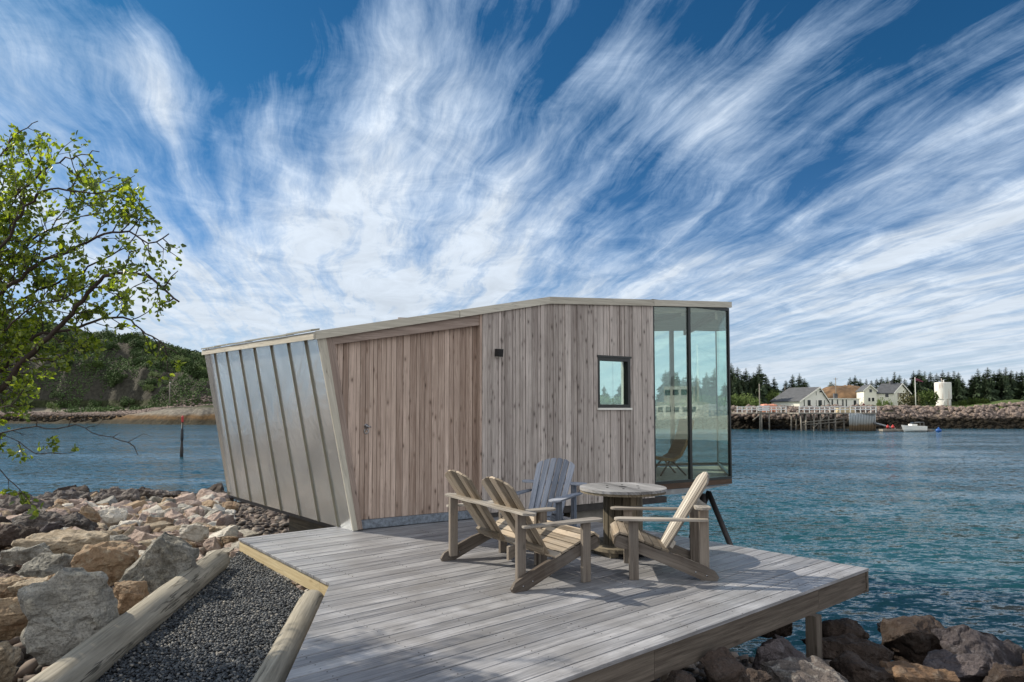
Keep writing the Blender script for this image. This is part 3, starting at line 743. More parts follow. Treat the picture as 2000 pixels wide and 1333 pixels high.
# ================================================================ spool table
tb = PZ(1212, 1078); tb = V((tb.x+.03, tb.y, 0))
t = thing('spool_table', 'round table made of an old wooden cable spool', 'table', tb, .4)
def disc_boards(name, r, z, th_, n_, mat, hole=.0, wav=.006):
    g = MB(); bw_ = 2*r/n_
    for i in range(n_):
        x0, x1 = -r+i*bw_+.002, -r+(i+1)*bw_-.002
        pts = []
        for j in range(9): 
            x = x0+(x1-x0)*j/8; pts.append(V((x, math.sqrt(max(0, r*r-x*x))+R.uniform(-wav, wav), z)))
        for j in range(8, -1, -1):
            x = x0+(x1-x0)*j/8; pts.append(V((x, -math.sqrt(max(0, r*r-x*x))+R.uniform(-wav, wav), z)))
        g.prism(pts, (0, 0, th_), (0, 1, 0))
    return g.build(name, M[mat], t, bevel=.004)
disc_boards('table_top', .485, .695, .030, 7, 'spool'); disc_boards('lower_top', .475, .668, .026, 7, 'spool_dark')
hb = MB()
for a in range(6):
    q = V((.2*math.cos(a*1.047), .2*math.sin(a*1.047), .725)); hb.lathe(q, [(.014, -.001), (.014, .004)], 8)
hb.lathe((0, 0, .7245), [(.045, 0), (.045, .0025)], 16)
hb.build('bolts', M['black'], t)
disc_boards('base_disc', .40, .055, .04, 6, 'spool_dark')
cg = MB()
for i in range(16):
    a = i*2*math.pi/16; e = V((math.cos(a), math.sin(a), 0)); tt_ = V((-e.y, e.x, 0))
    cg.box(e*.205+Z*.381, e*.012, tt_*.037, Z*.286, Z)
cg.lathe((0, 0, .10), [(.19, 0), (.19, .56)], 16, .1); cg.build('column', M['spool_dark'], t)
for sx_ in (-.26, .26):
    g = MB(); g.box((sx_, 0, .027), (.05, 0, 0), (0, .24, 0), (0, 0, .027)); g.build('foot_block', M['spool_dark'], t)

# ================================================================ logs and gravel path
def log(name, a, b, r, label, mat='log'):
    t_ = thing(name, label, 'log', a, 0, 'logs edging the gravel path'); d = (b-a)
    n_ = 40; seg = 28; vs = []; fs = []; q = d.normalized(); e1 = q.cross(Z).normalized(); e2 = e1.cross(q)
    g = MB()
    for i in range(n_+1):
        f = i/n_
        for k_ in range(seg):
            an = 2*math.pi*k_/seg
            rr = r*(1+.05*fbm(f*9, math.cos(an)*1.5, math.sin(an)*1.5)+.035*fbm(f*2, math.cos(an)*7, math.sin(an)*7)-.02*f)
            if i in (0, n_): rr *= .96
            vs.append(a+d*f+(e1*math.cos(an)+e2*math.sin(an))*rr)
    for i in range(n_):
        for k_ in range(seg): fs.append((i*seg+k_, i*seg+(k_+1) % seg, (i+1)*seg+(k_+1) % seg, (i+1)*seg+k_))
    fs.append(tuple(range(seg))[::-1]); fs.append(tuple(n_*seg+k_ for k_ in range(seg)))
    g.add(vs, fs, e1, q, .5, True)
    o_ = g.build('log_body', M[mat], t_, True)
    # UVs that wrap around the trunk
    uvl = o_.data.uv_layers[0].data
    for p in o_.data.polygons:
        ks = [o_.data.loops[li].vertex_index % seg for li in p.loop_indices]; w_ = max(ks)-min(ks) > seg/2
        for li in p.loop_indices:
            vi = o_.data.loops[li].vertex_index; kk = vi % seg
            if w_ and kk < seg/2: kk += seg
            uvl[li].uv = (kk*2*math.pi*r/seg, (vi//seg)/n_*d.length)
l0, l1 = PZ(115, 1340, -.10), PZ(425, 1096, -.08)
l0 = l1+(l0-l1)*1.6; log('log', l0, l1, .135, 'long weathered grey log between the boulders and the dark gravel path')
r0_, r1_ = PZ(545, 1340, -.15), PZ(610, 1168, -.13)
bdir = (dC-dB).normalized(); r1_ = V((dB.x, dB.y, -.15))+bdir*.04-V((.15, 0, 0)); r0_ = r1_+bdir*3.6
log('log', r0_, r1_, .115, 'shorter weathered log lying against the deck edge beside the gravel path')
pathp = [l0, l1+V((.0, .25, 0)), dA+V((0, .1, 0)), dB+V((-.1, 0, 0)), r1_, r0_]
GZ = -.17
m, T, o = new_mat('pebbles'); M['pebble'] = m
tn = T('ShaderNodeAttribute', {}, out=2, attribute_name='tone')
finish(T, o, T.ramp(tn, [(0, (.018, .021, .026)), (.6, (.05, .058, .068)), (.86, (.085, .095, .105)), (1, (.26, .24, .21))]), .6, spec=.4)
M['pathbase'] = plain('path_base', (.02, .022, .024), .9, 0, .4, 40, .5)
pbm = MB(); pz = [V((p.x, p.y, GZ-.02)) for p in pathp]; pbm.prism(pz, (0, 0, -.1), (0, 1, 0)); pb_ = pbm.build('path', M['pathbase']); tag(pb_, kind='structure')
# loose dark pebbles
ptris = tessellate_polygon([pz])
def in_path(x, y): return any(intersect_point_tri_2d(V((x, y)), *(pz[i].to_2d() for i in t_)) for t_ in ptris)
bm = bmesh.new(); bmesh.ops.create_icosphere(bm, subdivisions=1, radius=1); IV = np.array([v.co[:] for v in bm.verts]); IF = np.array([[v.index for v in f.verts] for f in bm.faces]); bm.free()
def pebbles(name, pts, mat, smin, smax, flat=.6, seed=3):
    rs = np.random.RandomState(seed); n_ = len(pts); P = np.array(pts)
    s_ = rs.uniform(smin, smax, (n_, 1))*np.stack([rs.uniform(.7, 1.35, n_), rs.uniform(.7, 1.1, n_), rs.uniform(flat*.7, flat*1.2, n_)], 1)
    vv = IV[None]*s_[:, None, :]; vv = vv*(1+rs.uniform(-.18, .18, vv.shape[:2])[..., None])
    a = rs.uniform(0, 6.28, n_); tl = rs.uniform(-.6, .6, n_)
    x, y, z = vv[..., 0], vv[..., 1], vv[..., 2]
    ct, st_ = np.cos(tl)[:, None], np.sin(tl)[:, None]; x, z = x*ct-z*st_, x*st_+z*ct
    ca, sa = np.cos(a)[:, None], np.sin(a)[:, None]; x, y = x*ca-y*sa, x*sa+y*ca
    vv = np.stack([x, y, z], -1)+P[:, None, :]
    me = bpy.data.meshes.new(name); fs = (IF[None]+(np.arange(n_)*len(IV))[:, None, None]).reshape(-1, 3)
    me.vertices.add(n_*len(IV)); me.vertices.foreach_set('co', vv.reshape(-1)); nf = len(fs)
    me.loops.add(nf*3); me.loops.foreach_set('vertex_index', fs.reshape(-1).astype(np.int32)); me.polygons.add(nf)
    me.polygons.foreach_set('loop_start', np.arange(0, nf*3, 3, dtype=np.int32)); me.update(calc_edges=True); me.validate()
    at = me.attributes.new('tone', 'FLOAT', 'FACE'); at.data.foreach_set('value', np.repeat(rs.rand(n_), len(IF)))
    me.materials.append(mat); o_ = bpy.data.objects.new(name, me); COL.objects.link(o_); return o_
pts = []; xs = [p.x for p in pz]; ys_ = [p.y for p in pz]
rp = random.Random(5)
y = 2.6
while y < max(ys_):
    x = min(xs)
    while x < max(xs):
        xx, yy = x+rp.uniform(-.011, .011), y+rp.uniform(-.011, .011)
        if in_path(xx, yy): pts.append((xx, yy, GZ+rp.uniform(-.006, .014)+.015*fbm(xx*2, yy*2)))
        x += .019
    y += .019
tag(pebbles('gravel', pts, M['pebble'], .009, .017), 'dark grey pebbles filling the path between the two logs', 'gravel', None, 'stuff')
# ================================================================ ground, rocks
M['rock_pink'] = rock_mat('pink_granite', (.27, .19, .155), (.43, .34, .29), (.44, .39, .34), .4, .4)
M['rock_tan'] = rock_mat('tan_granite', (0.255, 0.195, 0.128), (0.390, 0.323, 0.240), (.46, .43, .36), .5, .45)
M['rock_grey'] = rock_mat('grey_granite', (.11, .105, .09), (.33, .32, .29), (.46, .43, .35), .6, .6)
M['rock_pale'] = rock_mat('pale_granite', (0.425, 0.391, 0.332), (0.561, 0.527, 0.468), (.6, .55, .45), .3, .25, da=.15)
M['rock_orange'] = rock_mat('orange_granite', (.20, .12, .07), (.36, .27, .18), (.40, .36, .28), .6, .5)
M['rock_rust'] = rock_mat('rust_dark_rock', (.09, .055, .035), (.20, .13, .08), (.2, .18, .15), .5, .5)
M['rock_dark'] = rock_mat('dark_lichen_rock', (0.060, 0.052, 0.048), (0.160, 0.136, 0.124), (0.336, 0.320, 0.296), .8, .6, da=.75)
M['rock_brown'] = rock_mat('brown_rock', (0.032, 0.022, 0.017), (0.063, 0.046, 0.038), (0.117, 0.104, 0.099), .5, .5, da=.5)  # darkened to put the shade on the right-hand rocks into their colour
M['rock_purple'] = rock_mat('purple_grey_rock', (0.055, 0.048, 0.052), (0.104, 0.089, 0.093), (0.167, 0.154, 0.163), .7, .5, da=.5)  # shade of the right-hand rocks put into the colour here too
M['soil'] = rock_mat('shore_ground', (.06, .045, .035), (.16, .12, .10), (.2, .18, .15), .5, .5, 1.0, da=.6)

def hgt(x, y):
    zl = -.34-1.72*max(0, min(1.6, (y-5.5)/21.5)); zr = -.80-1.35*max(0, min(2.2, (y-5.2)/5.2))
    w_ = ss(-5.5, .5, x+.25*(y-6)*0)
    if y < 8.5: w_ = max(w_, ss(-1.5, 0, x))
    return zl*(1-w_)+zr*w_+.07*fbm(x*.9, y*.9, 2)+.04*fbm(x*3, y*3, 7)
def gfn(a, b):
    x = -45+90*a; y = -25+65*b
    z = hgt(x, y)
    if -3.9 < x < -1.0 and y < 8.3: z = min(z, -.33)
    if x < -20: z += 0
    return (x, y, z)
g_ = grid_mesh('ground', M['soil'], 260, 200, gfn); tag(g_, kind='structure')

def rock_mesh(name, seed, mat, dims=(1, 1, 1), n_=13, cuts=3, amp=.035, bev=.05, pts=None):
    r = random.Random(seed); bm = bmesh.new()
    if pts is None:
        pts = []
        while len(pts) < n_:
            p = V((r.uniform(-1, 1), r.uniform(-1, 1), r.uniform(-1, 1)))
            if p.length < .3: continue
            q = p/(abs(p.x)**3+abs(p.y)**3+abs(p.z)**3)**(1/3)*r.uniform(.86, 1)
            if all((q-k_).length > .5 for k_ in pts) or r.random() < .06: pts.append(q)
    for p in pts: bm.verts.new((p[0]*dims[0]/2, p[1]*dims[1]/2, p[2]*dims[2]/2))
    h_ = bmesh.ops.convex_hull(bm, input=bm.verts)
    bmesh.ops.delete(bm, geom=[v for v in bm.verts if not v.link_faces], context='VERTS')
    bmesh.ops.dissolve_limit(bm, angle_limit=.12, verts=bm.verts, edges=bm.edges)
    md = min(dims)
    bmesh.ops.bevel(bm, geom=list(bm.edges), offset=bev*md, segments=1, affect='EDGES', profile=.6)
    bmesh.ops.triangulate(bm, faces=bm.faces)
    for _ in range(cuts):
        Lm = md*.16 if _ < cuts-1 else md*.09
        es = [e for e in bm.edges if e.calc_length() > Lm]
        if es: bmesh.ops.subdivide_edges(bm, edges=es, cuts=1, use_grid_fill=False); bmesh.ops.triangulate(bm, faces=[f for f in bm.faces if len(f.verts) > 3])
    bm.normal_update(); off = r.uniform(0, 99)
    for v_ in bm.verts:
        c = v_.co/md
        d = amp*fbm(c.x*2.2+off, c.y*2.2, c.z*2.2, 5)*1.6
        d -= amp*1.5*max(0, 1-abs(fbm(c.x*1.3, c.y*1.3+off, c.z*1.3, 3))*9)*.5      # cracks and steps
        v_.co += v_.normal*d*md
    me = bpy.data.meshes.new(name); bm.to_mesh(me); bm.free(); me.materials.append(mat)
    me.polygons.foreach_set('use_smooth', [False]*len(me.polygons)); 
    return me
def put(name, me, loc, rot=(0, 0, 0), scale=1.0, label=None, group=None):
    o_ = bpy.data.objects.new(name, me); COL.objects.link(o_); o_.location = loc; o_.rotation_euler = rot
    o_.scale = (scale,)*3 if not isinstance(scale, tuple) else scale
    return tag(o_, label, 'rock', group)
BG = 'rocks and boulders of the shore'
BOXES = []
def boulder(px, py, w, h, dep, mat, label, seed, deep=.8, rot=(0, 0, 0), n_=13, name='boulder', amp=.035, pts=None):
    """centre pixel, size in pixels, distance"""
    c = PD(px, py, dep); k_ = dep/F; BOXES.append((c.x, c.y, max(w, w*deep)*k_*.5))
    me = rock_mesh(name, seed, M[mat], (w*k_*1.08, w*k_*deep, h*k_*1.08), n_, 4, amp*1.9, .018, pts)
    put(name, me, c, rot, 1.0, label, BG)
# left side, big ones
boulder(136, 1205, 180, 180, 5.2, 'rock_grey', 'largest pale grey lichen-spotted boulder beside the long log', 11, .75, (.1, .05, .2), 15)
boulder(292, 1116, 155, 135, 6.6, 'rock_grey', 'grey speckled slab boulder with a sloping pointed top above the long log', 0, .6, (0, 0, .1), pts=[V(p) for p in ((-1, -.6, -.75), (-.9, .6, -.6), (.35, -.8, .95), (.15, .7, 1), (.95, -.5, .6), (1, .6, .5), (.75, -.7, -.8), (.6, .7, -1), (-.2, -1, -.9), (1.0, 0, 0), (-.55, -.2, -.2))])
boulder(212, 1098, 120, 78, 7.1, 'rock_orange', 'rusty orange-brown angular boulder left of the grey slab', 5, .8, (.1, .2, .5))
boulder(250, 1166, 78, 66, 6.0, 'rock_orange', 'small tan boulder wedged between the largest boulder and the log', 6, .8)
boulder(383, 1102, 62, 48, 7.6, 'rock_pink', 'pinkish brown block at the far end of the long log', 7, .9)
boulder(345, 1090, 50, 40, 7.9, 'rock_pink', 'small pink rock behind the grey slab boulder', 71, .9)
boulder(378, 1040, 60, 42, 10.2, 'rock_pale', 'whitish rounded block among the pink scree', 8, .8)
boulder(224, 1007, 62, 44, 14.5, 'rock_pale', 'pale yellowish square block near the water', 9, .8, (0, .1, .3), 10)
boulder(178, 1004, 44, 40, 15.0, 'rock_orange', 'pointed orange rock left of the pale square block', 10, .8, (0, .3, .2), 9)
boulder(125, 1063, 170, 62, 9.0, 'rock_tan', 'long low olive-grey boulder behind the orange one', 21, .7, (0, -.1, .1))
boulder(55, 1080, 90, 50, 8.6, 'rock_grey', 'grey-green rock left of the long low boulder', 22, .8)
boulder(95, 1108, 110, 55, 7.4, 'rock_grey', 'dull green-grey rock just above the largest boulder', 23, .8)
boulder(22, 1215, 85, 92, 5.6, 'rock_orange', 'tan and rust boulder cut by the left edge of the picture', 24, .8, (0, .1, .4))
boulder(25, 1150, 110, 46, 6.9, 'rock_orange', 'flat rusty rock at the left edge above the tan boulder', 25, .7)
boulder(70, 1145, 90, 30, 6.6, 'rock_tan', 'thin brown slab behind the largest boulder', 26, .8)
boulder(-5, 1300, 70, 90, 4.6, 'rock_tan', 'olive boulder in the bottom left corner', 27, .8)
boulder(116, 1132, 42, 26, 6.0, 'rock_orange', 'small orange stone resting on the largest boulder', 28, .9)
# dark outcrops at the water
boulder(118, 985, 130, 60, 22, 'rock_dark', 'broad dark lichen-covered outcrop at the water edge', 31, .6, (0, 0, .2), 15, 'outcrop', .06)
boulder(228, 980, 110, 50, 22, 'rock_dark', 'dark spotted outcrop right of the broad one at the water', 32, .6, (0, 0, -.2), 15, 'outcrop', .06)
boulder(30, 1005, 150, 70, 18, 'rock_dark', 'dark lichen outcrop at the left edge by the water', 33, .6, (0, 0, 0), 15, 'outcrop', .06)
boulder(100, 1030, 160, 48, 13.5, 'rock_dark', 'long dark outcrop in front of the broad one', 34, .6, (0, .1, .1), 15, 'outcrop', .06)
boulder(-90, 985, 140, 60, 20, 'rock_dark', 'dark outcrop just outside the left edge', 35, .6, (0, 0, 0), 15, 'outcrop', .06)
boulder(20, 1050, 110, 44, 10.5, 'rock_brown', 'brown-black rock at the left edge below the dark outcrops', 36, .7, (0, 0, 0), 13, 'outcrop', .06)
boulder(318, 968, 70, 26, 24, 'rock_dark', 'low dark rock at the water behind the pink scree', 37, .6, (0, 0, 0), 13, 'outcrop', .05)
# right side
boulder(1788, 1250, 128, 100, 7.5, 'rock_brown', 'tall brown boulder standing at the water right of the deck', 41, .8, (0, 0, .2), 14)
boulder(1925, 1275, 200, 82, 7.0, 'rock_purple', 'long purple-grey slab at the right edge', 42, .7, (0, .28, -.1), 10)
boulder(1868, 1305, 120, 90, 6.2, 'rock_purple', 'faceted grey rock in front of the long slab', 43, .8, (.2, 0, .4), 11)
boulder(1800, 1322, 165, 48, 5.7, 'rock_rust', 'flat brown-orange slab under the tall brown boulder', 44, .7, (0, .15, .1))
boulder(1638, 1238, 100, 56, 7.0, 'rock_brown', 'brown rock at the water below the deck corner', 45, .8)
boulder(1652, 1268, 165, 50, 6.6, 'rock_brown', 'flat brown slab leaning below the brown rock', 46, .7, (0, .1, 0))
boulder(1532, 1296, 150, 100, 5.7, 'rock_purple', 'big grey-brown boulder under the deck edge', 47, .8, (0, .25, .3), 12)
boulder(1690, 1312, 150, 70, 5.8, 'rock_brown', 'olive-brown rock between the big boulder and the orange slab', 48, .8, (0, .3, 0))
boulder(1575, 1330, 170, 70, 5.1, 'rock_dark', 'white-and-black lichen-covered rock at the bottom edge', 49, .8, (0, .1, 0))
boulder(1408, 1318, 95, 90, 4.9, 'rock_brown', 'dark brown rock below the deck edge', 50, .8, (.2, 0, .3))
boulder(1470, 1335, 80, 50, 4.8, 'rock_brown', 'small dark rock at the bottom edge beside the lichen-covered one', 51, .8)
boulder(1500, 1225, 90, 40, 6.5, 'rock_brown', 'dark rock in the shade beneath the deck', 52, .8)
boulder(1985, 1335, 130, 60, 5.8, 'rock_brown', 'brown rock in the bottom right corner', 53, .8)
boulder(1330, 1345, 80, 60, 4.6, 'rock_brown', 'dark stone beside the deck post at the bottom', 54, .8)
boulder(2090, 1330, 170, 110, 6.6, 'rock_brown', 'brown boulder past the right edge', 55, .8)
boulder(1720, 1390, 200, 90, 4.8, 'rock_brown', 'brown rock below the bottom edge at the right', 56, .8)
boulder(1740, 1228, 46, 30, 8.2, 'rock_dark', 'small wet dark stone left of the tall brown boulder', 57, .8)
# scree of smaller rocks: a handful of shapes in each colour
kinds = ['rock_pink', 'rock_pink', 'rock_pink', 'rock_tan', 'rock_pale', 'rock_orange', 'rock_grey']
SM = [rock_mesh('rock', 100+i, M[kinds[i % len(kinds)]], (1, R.uniform(.65, .95), R.uniform(.5, .8)), R.choice([9, 10, 12]), 3, .04, .02) for i in range(21)]
DK = [rock_mesh('rock', 200+i, M[['rock_brown', 'rock_purple', 'rock_dark'][i % 3]], (1, R.uniform(.7, .95), R.uniform(.5, .75)), 11, 3, .05, .02) for i in range(6)]
rr = random.Random(12); cnt = 0
cand = []
y = 7.4
while y < 26.5:
    st_ = .31+.024*(y-7); x = -.80*y-.5
    while x < 0:
        xx, yy = x+rr.uniform(-.3, .3)*st_, y+rr.uniform(-.3, .3)*st_
        px = 1000+F*xx/yy
        ok = px < 650 and not (yy < 8.2 and xx > -3.6) and px > -60
        if yy > 9.0 and px > 455-0 and yy > 12.9: ok = False
        if px > 470 and yy > 10.8+(650-px)*.012: ok = False
        if any((xx-a)**2+(yy-b)**2 < (c*.8)**2 for a, b, c in BOXES): ok = False
        if yy < 8.6 and xx > -3.2: ok = False
        if ok: cand.append((xx, yy, st_))
        x += st_
    y += st_*.85
cand.sort(key=lambda c: c[1]+rr.uniform(-1, 1))
MASS = []
for ic, (xx, yy, st_) in enumerate(cand):
    s_ = st_*rr.choice([.85, 1.0, 1.1, 1.25, 1.5]); z = hgt(xx, yy)
    px = 1000+F*xx/yy
    me = rr.choice(SM)
    if yy > 24.5 or px < 120 and rr.random() < .6: me = rr.choice(DK)
    if ic >= 268: MASS.append((me, (xx, yy, z+s_*.14), (rr.uniform(-.5, .5), rr.uniform(-.5, .5), rr.uniform(0, 6.28)), s_)); continue
    put('rock', me, (xx, yy, z+s_*.14), (rr.uniform(-.5, .5), rr.uniform(-.5, .5), rr.uniform(0, 6.28)), s_, 'angular pinkish or tan rock in the scree between the cabin and the water', 'scree rocks left of the cabin')
print('SCREE', len(cand))
from mathutils import Euler
mv = []; mf_ = []; mi_ = []; mats_ = []
for me, lc_, ro_, s_ in MASS:
    X = Matrix.Translation(lc_) @ Euler(ro_).to_matrix().to_4x4() @ Matrix.Scale(s_, 4); b = len(mv)
    if me.materials[0] not in mats_: mats_.append(me.materials[0])
    k_ = mats_.index(me.materials[0])
    mv += [X @ v_.co for v_ in me.vertices]; mf_ += [[b+i for i in p.vertices] for p in me.polygons]; mi_ += [k_]*len(me.polygons)
me = bpy.data.meshes.new('scree'); me.from_pydata(mv, [], mf_)
for q in mats_: me.materials.append(q)
me.polygons.foreach_set('material_index', mi_)
o_ = bpy.data.objects.new('scree', me); COL.objects.link(o_); tag(o_, 'farther mass of angular pinkish stones running down to the water', 'rocks', None, 'stuff')
for i in range(34):      # more near the left edge behind the big boulders, and rocks under the deck at right
    if i < 14:
        px, py, dp = rr.uniform(-60, 330), rr.uniform(1040, 1150), rr.uniform(6.6, 9.5)
    else: px, py, dp = rr.uniform(1330, 2100), 1300, rr.uniform(4.6, 8.2)
    c = PD(px, py, dp); z = hgt(c.x, c.y); s_ = rr.uniform(.3, .6)
    if i >= 14 and dp > 7 and px > 1560: s_ *= .8
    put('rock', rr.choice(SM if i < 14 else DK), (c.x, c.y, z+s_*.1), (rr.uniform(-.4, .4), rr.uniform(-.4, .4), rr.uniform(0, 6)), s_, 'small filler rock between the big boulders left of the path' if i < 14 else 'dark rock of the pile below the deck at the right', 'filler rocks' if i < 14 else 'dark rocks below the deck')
for i in range(26):      # stones lying under and beside the raised metal end of the cabin
    yy = rr.uniform(9.0, 13.0); px = rr.uniform(452, 640-(yy-9)*25); xx = (px-1000)/F*yy; s_ = rr.uniform(.3, .52)
    put('rock', rr.choice(SM), (xx, yy, hgt(xx, yy)+s_*.12), (rr.uniform(-.4, .4), rr.uniform(-.4, .4), rr.uniform(0, 6)), s_, 'pinkish stone lying beside or under the raised metal end of the cabin', 'stones under the metal end of the cabin')
# rubble filling the gaps
pts = []
for i in range(9000):
    y = rr.uniform(4, 26.5); x = rr.uniform(-.85*y-.5, -.25*y)
    if y < 8.4 and x > -3.1 or (y < 7.6 and x > -3.45): continue
    pts.append((x, y, hgt(x, y)+rr.uniform(-.03, .05)))
for i in range(2500):
    y = rr.uniform(3.5, 9.5); x = rr.uniform(.2*y, 1.1*y)
    pts.append((x, y, hgt(x, y)+rr.uniform(-.04, .04)))
m, T, o = new_mat('rubble_stone'); tn = T('ShaderNodeAttribute', {}, out=2, attribute_name='tone')
finish(T, o, T.ramp(tn, [(0, (.02, .016, .013)), (.4, (.07, .055, .045)), (.7, (.14, .105, .085)), (1, (.24, .20, .165))]), .85)  # ramp darkened to paint shade into the gaps between rocks
tag(pebbles('rubble', pts, m, .035, .12, .6, 8), 'loose broken stones filling the gaps between the shore rocks', 'rubble', None, 'stuff')

# ================================================================ water
m, T, o = new_mat('sea_water')
ge = T('ShaderNodeNewGeometry', {})
sx = T.nt.nodes.new('ShaderNodeSeparateXYZ'); T.nt.links.new(ge, sx.inputs[0])
x_, y_ = sx.outputs[0], sx.outputs[1]
def slope(fx, fy, amp, z, det=3, rough=.6):
    c_ = T.noise(T.xyz(T.m('MULTIPLY', x_, fx), T.m('MULTIPLY', y_, fy), z), 1, det, rough, .5, out=1)
    v_ = T('ShaderNodeVectorMath', {0: c_, 1: (.5, .5, .5)}, operation='SUBTRACT')
    return T('ShaderNodeVectorMath', {0: v_, 1: (amp, amp*1.15, 0)}, operation='MULTIPLY')
gust = T.rng(T.noise(T.xyz(T.m('MULTIPLY', x_, .05), T.m('MULTIPLY', y_, .14)), 1, 4, .6, .5), .38, .62, .42, 1.3)
sl = T('ShaderNodeVectorMath', {0: slope(1.5, 3.4, 1.45, 0.0), 1: slope(5.5, 11.0, 1.4, 4.0, 3, .7)}, operation='ADD')
sl = T('ShaderNodeVectorMath', {0: sl, 1: slope(.22, .55, .45, 8.0)}, operation='ADD')
sl = T('ShaderNodeVectorMath', {0: sl, 1: T.xyz(gust, gust, 1.0)}, operation='MULTIPLY')
nrm = T('ShaderNodeVectorMath', {0: T('ShaderNodeVectorMath', {0: sl, 1: (0, -.06, 1)}, operation='ADD')}, operation='NORMALIZE')
r2 = T('ShaderNodeVectorMath', {0: ge, 1: V((9, 15, WZ))}, out=1, operation='DISTANCE')
near = T.rng(r2, 5.0, 26.0, 1.0, 0.0, smooth=True)
base = T.mix(near, (.020, .072, .104), (.015, .068, .082))
b_ = T('ShaderNodeBsdfPrincipled', {'Base Color': base, 'Roughness': .08, 'Normal': nrm, 'IOR': 1.33}); T.nt.links.new(b_, o.inputs[0])
M['water'] = m
wm = bpy.data.meshes.new('sea')
RW = 4000
wm.from_pydata([(-RW, -RW, WZ), (RW, -RW, WZ), (RW, RW, WZ), (-RW, RW, WZ)], [], [(0, 1, 2, 3)]); wm.materials.append(m)
wo_ = bpy.data.objects.new('water', wm); COL.objects.link(wo_); tag(wo_, kind='structure')
# ================================================================ far land
M['cream'] = plain('cream_paint', (.84, .82, .71), .5, 0, .06)
M['leaf_far'] = plain('conifer_needles', (.030, .052, .022), .9, 0, .5, .6, .2)
M['leaf_bush'] = plain('bush_leaves', (.10, .15, .035), .9, 0, .45, .5, .2)
M['leaf_bush2'] = plain('brown_bush_leaves', (.11, .105, .05), .9, 0, .4, .5, .2)
M['leaf_hill'] = plain('hill_leaves', (.055, .095, .025), .9, 0, .5, .2, .2)
M['bark'] = plain('bark', (.07, .055, .045), .9, 0, .3, 6, .3)
M['slate'] = plain('slate_roof', (.085, .09, .10), .75, 0, .25, 1.5, .2)
M['turf'] = plain('brown_turf', (.14, .085, .045), .95, 0, .6, .5, .6)
M['glassdark'] = plain('dark_window', (.03, .035, .04), .15, 0, .1)
M['pier'] = plain('grey_pier_timber', (.22, .20, .17), .85, 0, .4, 1.2, .2)
M['railw'] = plain('white_rail', (.72, .72, .70), .6, 0, .1)
M['red'] = plain('red_plastic', (.45, .035, .03), .45, 0, .1)
M['blue'] = plain('blue_plastic', (.02, .10, .35), .4, 0, .1)
M['pinkc'] = plain('faded_orange_plastic', (.60, .27, .18), .6, 0, .15)
m, T, o = new_mat('tank_paint'); M['tank'] = m
ob = T('ShaderNodeTexCoord', {}, out=3); sx = T.nt.nodes.new('ShaderNodeSeparateXYZ'); T.nt.links.new(ob, sx.inputs[0])
st_ = T.noise(T.xyz(T.m('MULTIPLY', sx.outputs[0], 2.2), T.m('MULTIPLY', sx.outputs[1], 2.2), T.m('MULTIPLY', sx.outputs[2], .25)), 1, 5, .6)
finish(T, o, T.mix(T.rng(st_, .55, .68, 0, .7), (.76, .75, .72), (.38, .22, .13)), .6)
# tide-banded rocky land: weed at the foot, pale rock, then grass
def land_mat(name, zones, sc1=.35):
    m, T, o = new_mat(name)
    ob = T('ShaderNodeTexCoord', {}, out=3); sx = T.nt.nodes.new('ShaderNodeSeparateXYZ'); T.nt.links.new(ob, sx.inputs[0])
    n = T.noise(ob, sc1, 8, .7, .4); f = T.noise(ob, sc1*5, 6, .7)
    z = T.m('ADD', sx.outputs[2], T.m('MULTIPLY', T.m('SUBTRACT', n, .5), 1.6))
    c = None
    for i, (za, col) in enumerate(zones):
        c2 = T.mix(T.rng(f, .35, .65), tuple(x*.55 for x in col), tuple(min(1, x*1.35) for x in col))
        c = c2 if c is None else T.mix(T.rng(z, za-.35, za+.35), c, c2)
    finish(T, o, c, .9, T.m('ADD', n, T.m('MULTIPLY', f, .5)), .9, .8, spec=.2); return m
M['shore'] = land_mat('far_shore_ground', [(-9, (.025, .02, .012)), (.15, (.26, .21, .17)), (1.35, (.085, .12, .035)), (4.5, (.07, .10, .035))])
def shore_y(x): return 118+3*fbm(x*.03, 1.0)+1.2*fbm(x*.2, 4.0)
def land_z(x, y):
    d = y-shore_y(x); z = -2.6+4.5*ss(0, 9, d)*1.0+.35*fbm(x*.25, y*.25, 3)*ss(0, 4, d)+.5*ss(12, 60, d)
    pxr = 1000+F*x/y
    z += 1.5*ss(1880, 1990, pxr)*ss(4, 14, d)*(1-.5*ss(40, 80, d)) + 1.3*fbm(x*.03, y*.03, 6)*ss(15, 60, d)*.5
    return z
def lf(a, b):
    y = 112+300*b**1.6; x = (-30+330*a)*(y/120)**.5+5
    return (x, y, land_z(x, y))
l_ = grid_mesh('shore', M['shore'], 420, 120, lf); tag(l_, kind='structure')
# riprap band
pts = []; rq_ = random.Random(21)
for i in range(5200):
    x = rq_.uniform(8, 112); y = shore_y(x)+rq_.uniform(1.5, 9)
    z = land_z(x, y)
    if rq_.random() < .35+.65*(1 if x < 40 else .55): pts.append((x, y, z+rq_.uniform(-.1, .25)))
M['riprap'] = land_mat('riprap_stone', [(-9, (.022, .018, .012)), (.15, (.30, .24, .21)), (9, (.3, .26, .22))], .8)
tag(pebbles('riprap', pts, M['riprap'], .25, .62, .75, 11), 'piled pinkish stones along the far shore under the white houses', 'rocks', None, 'stuff')

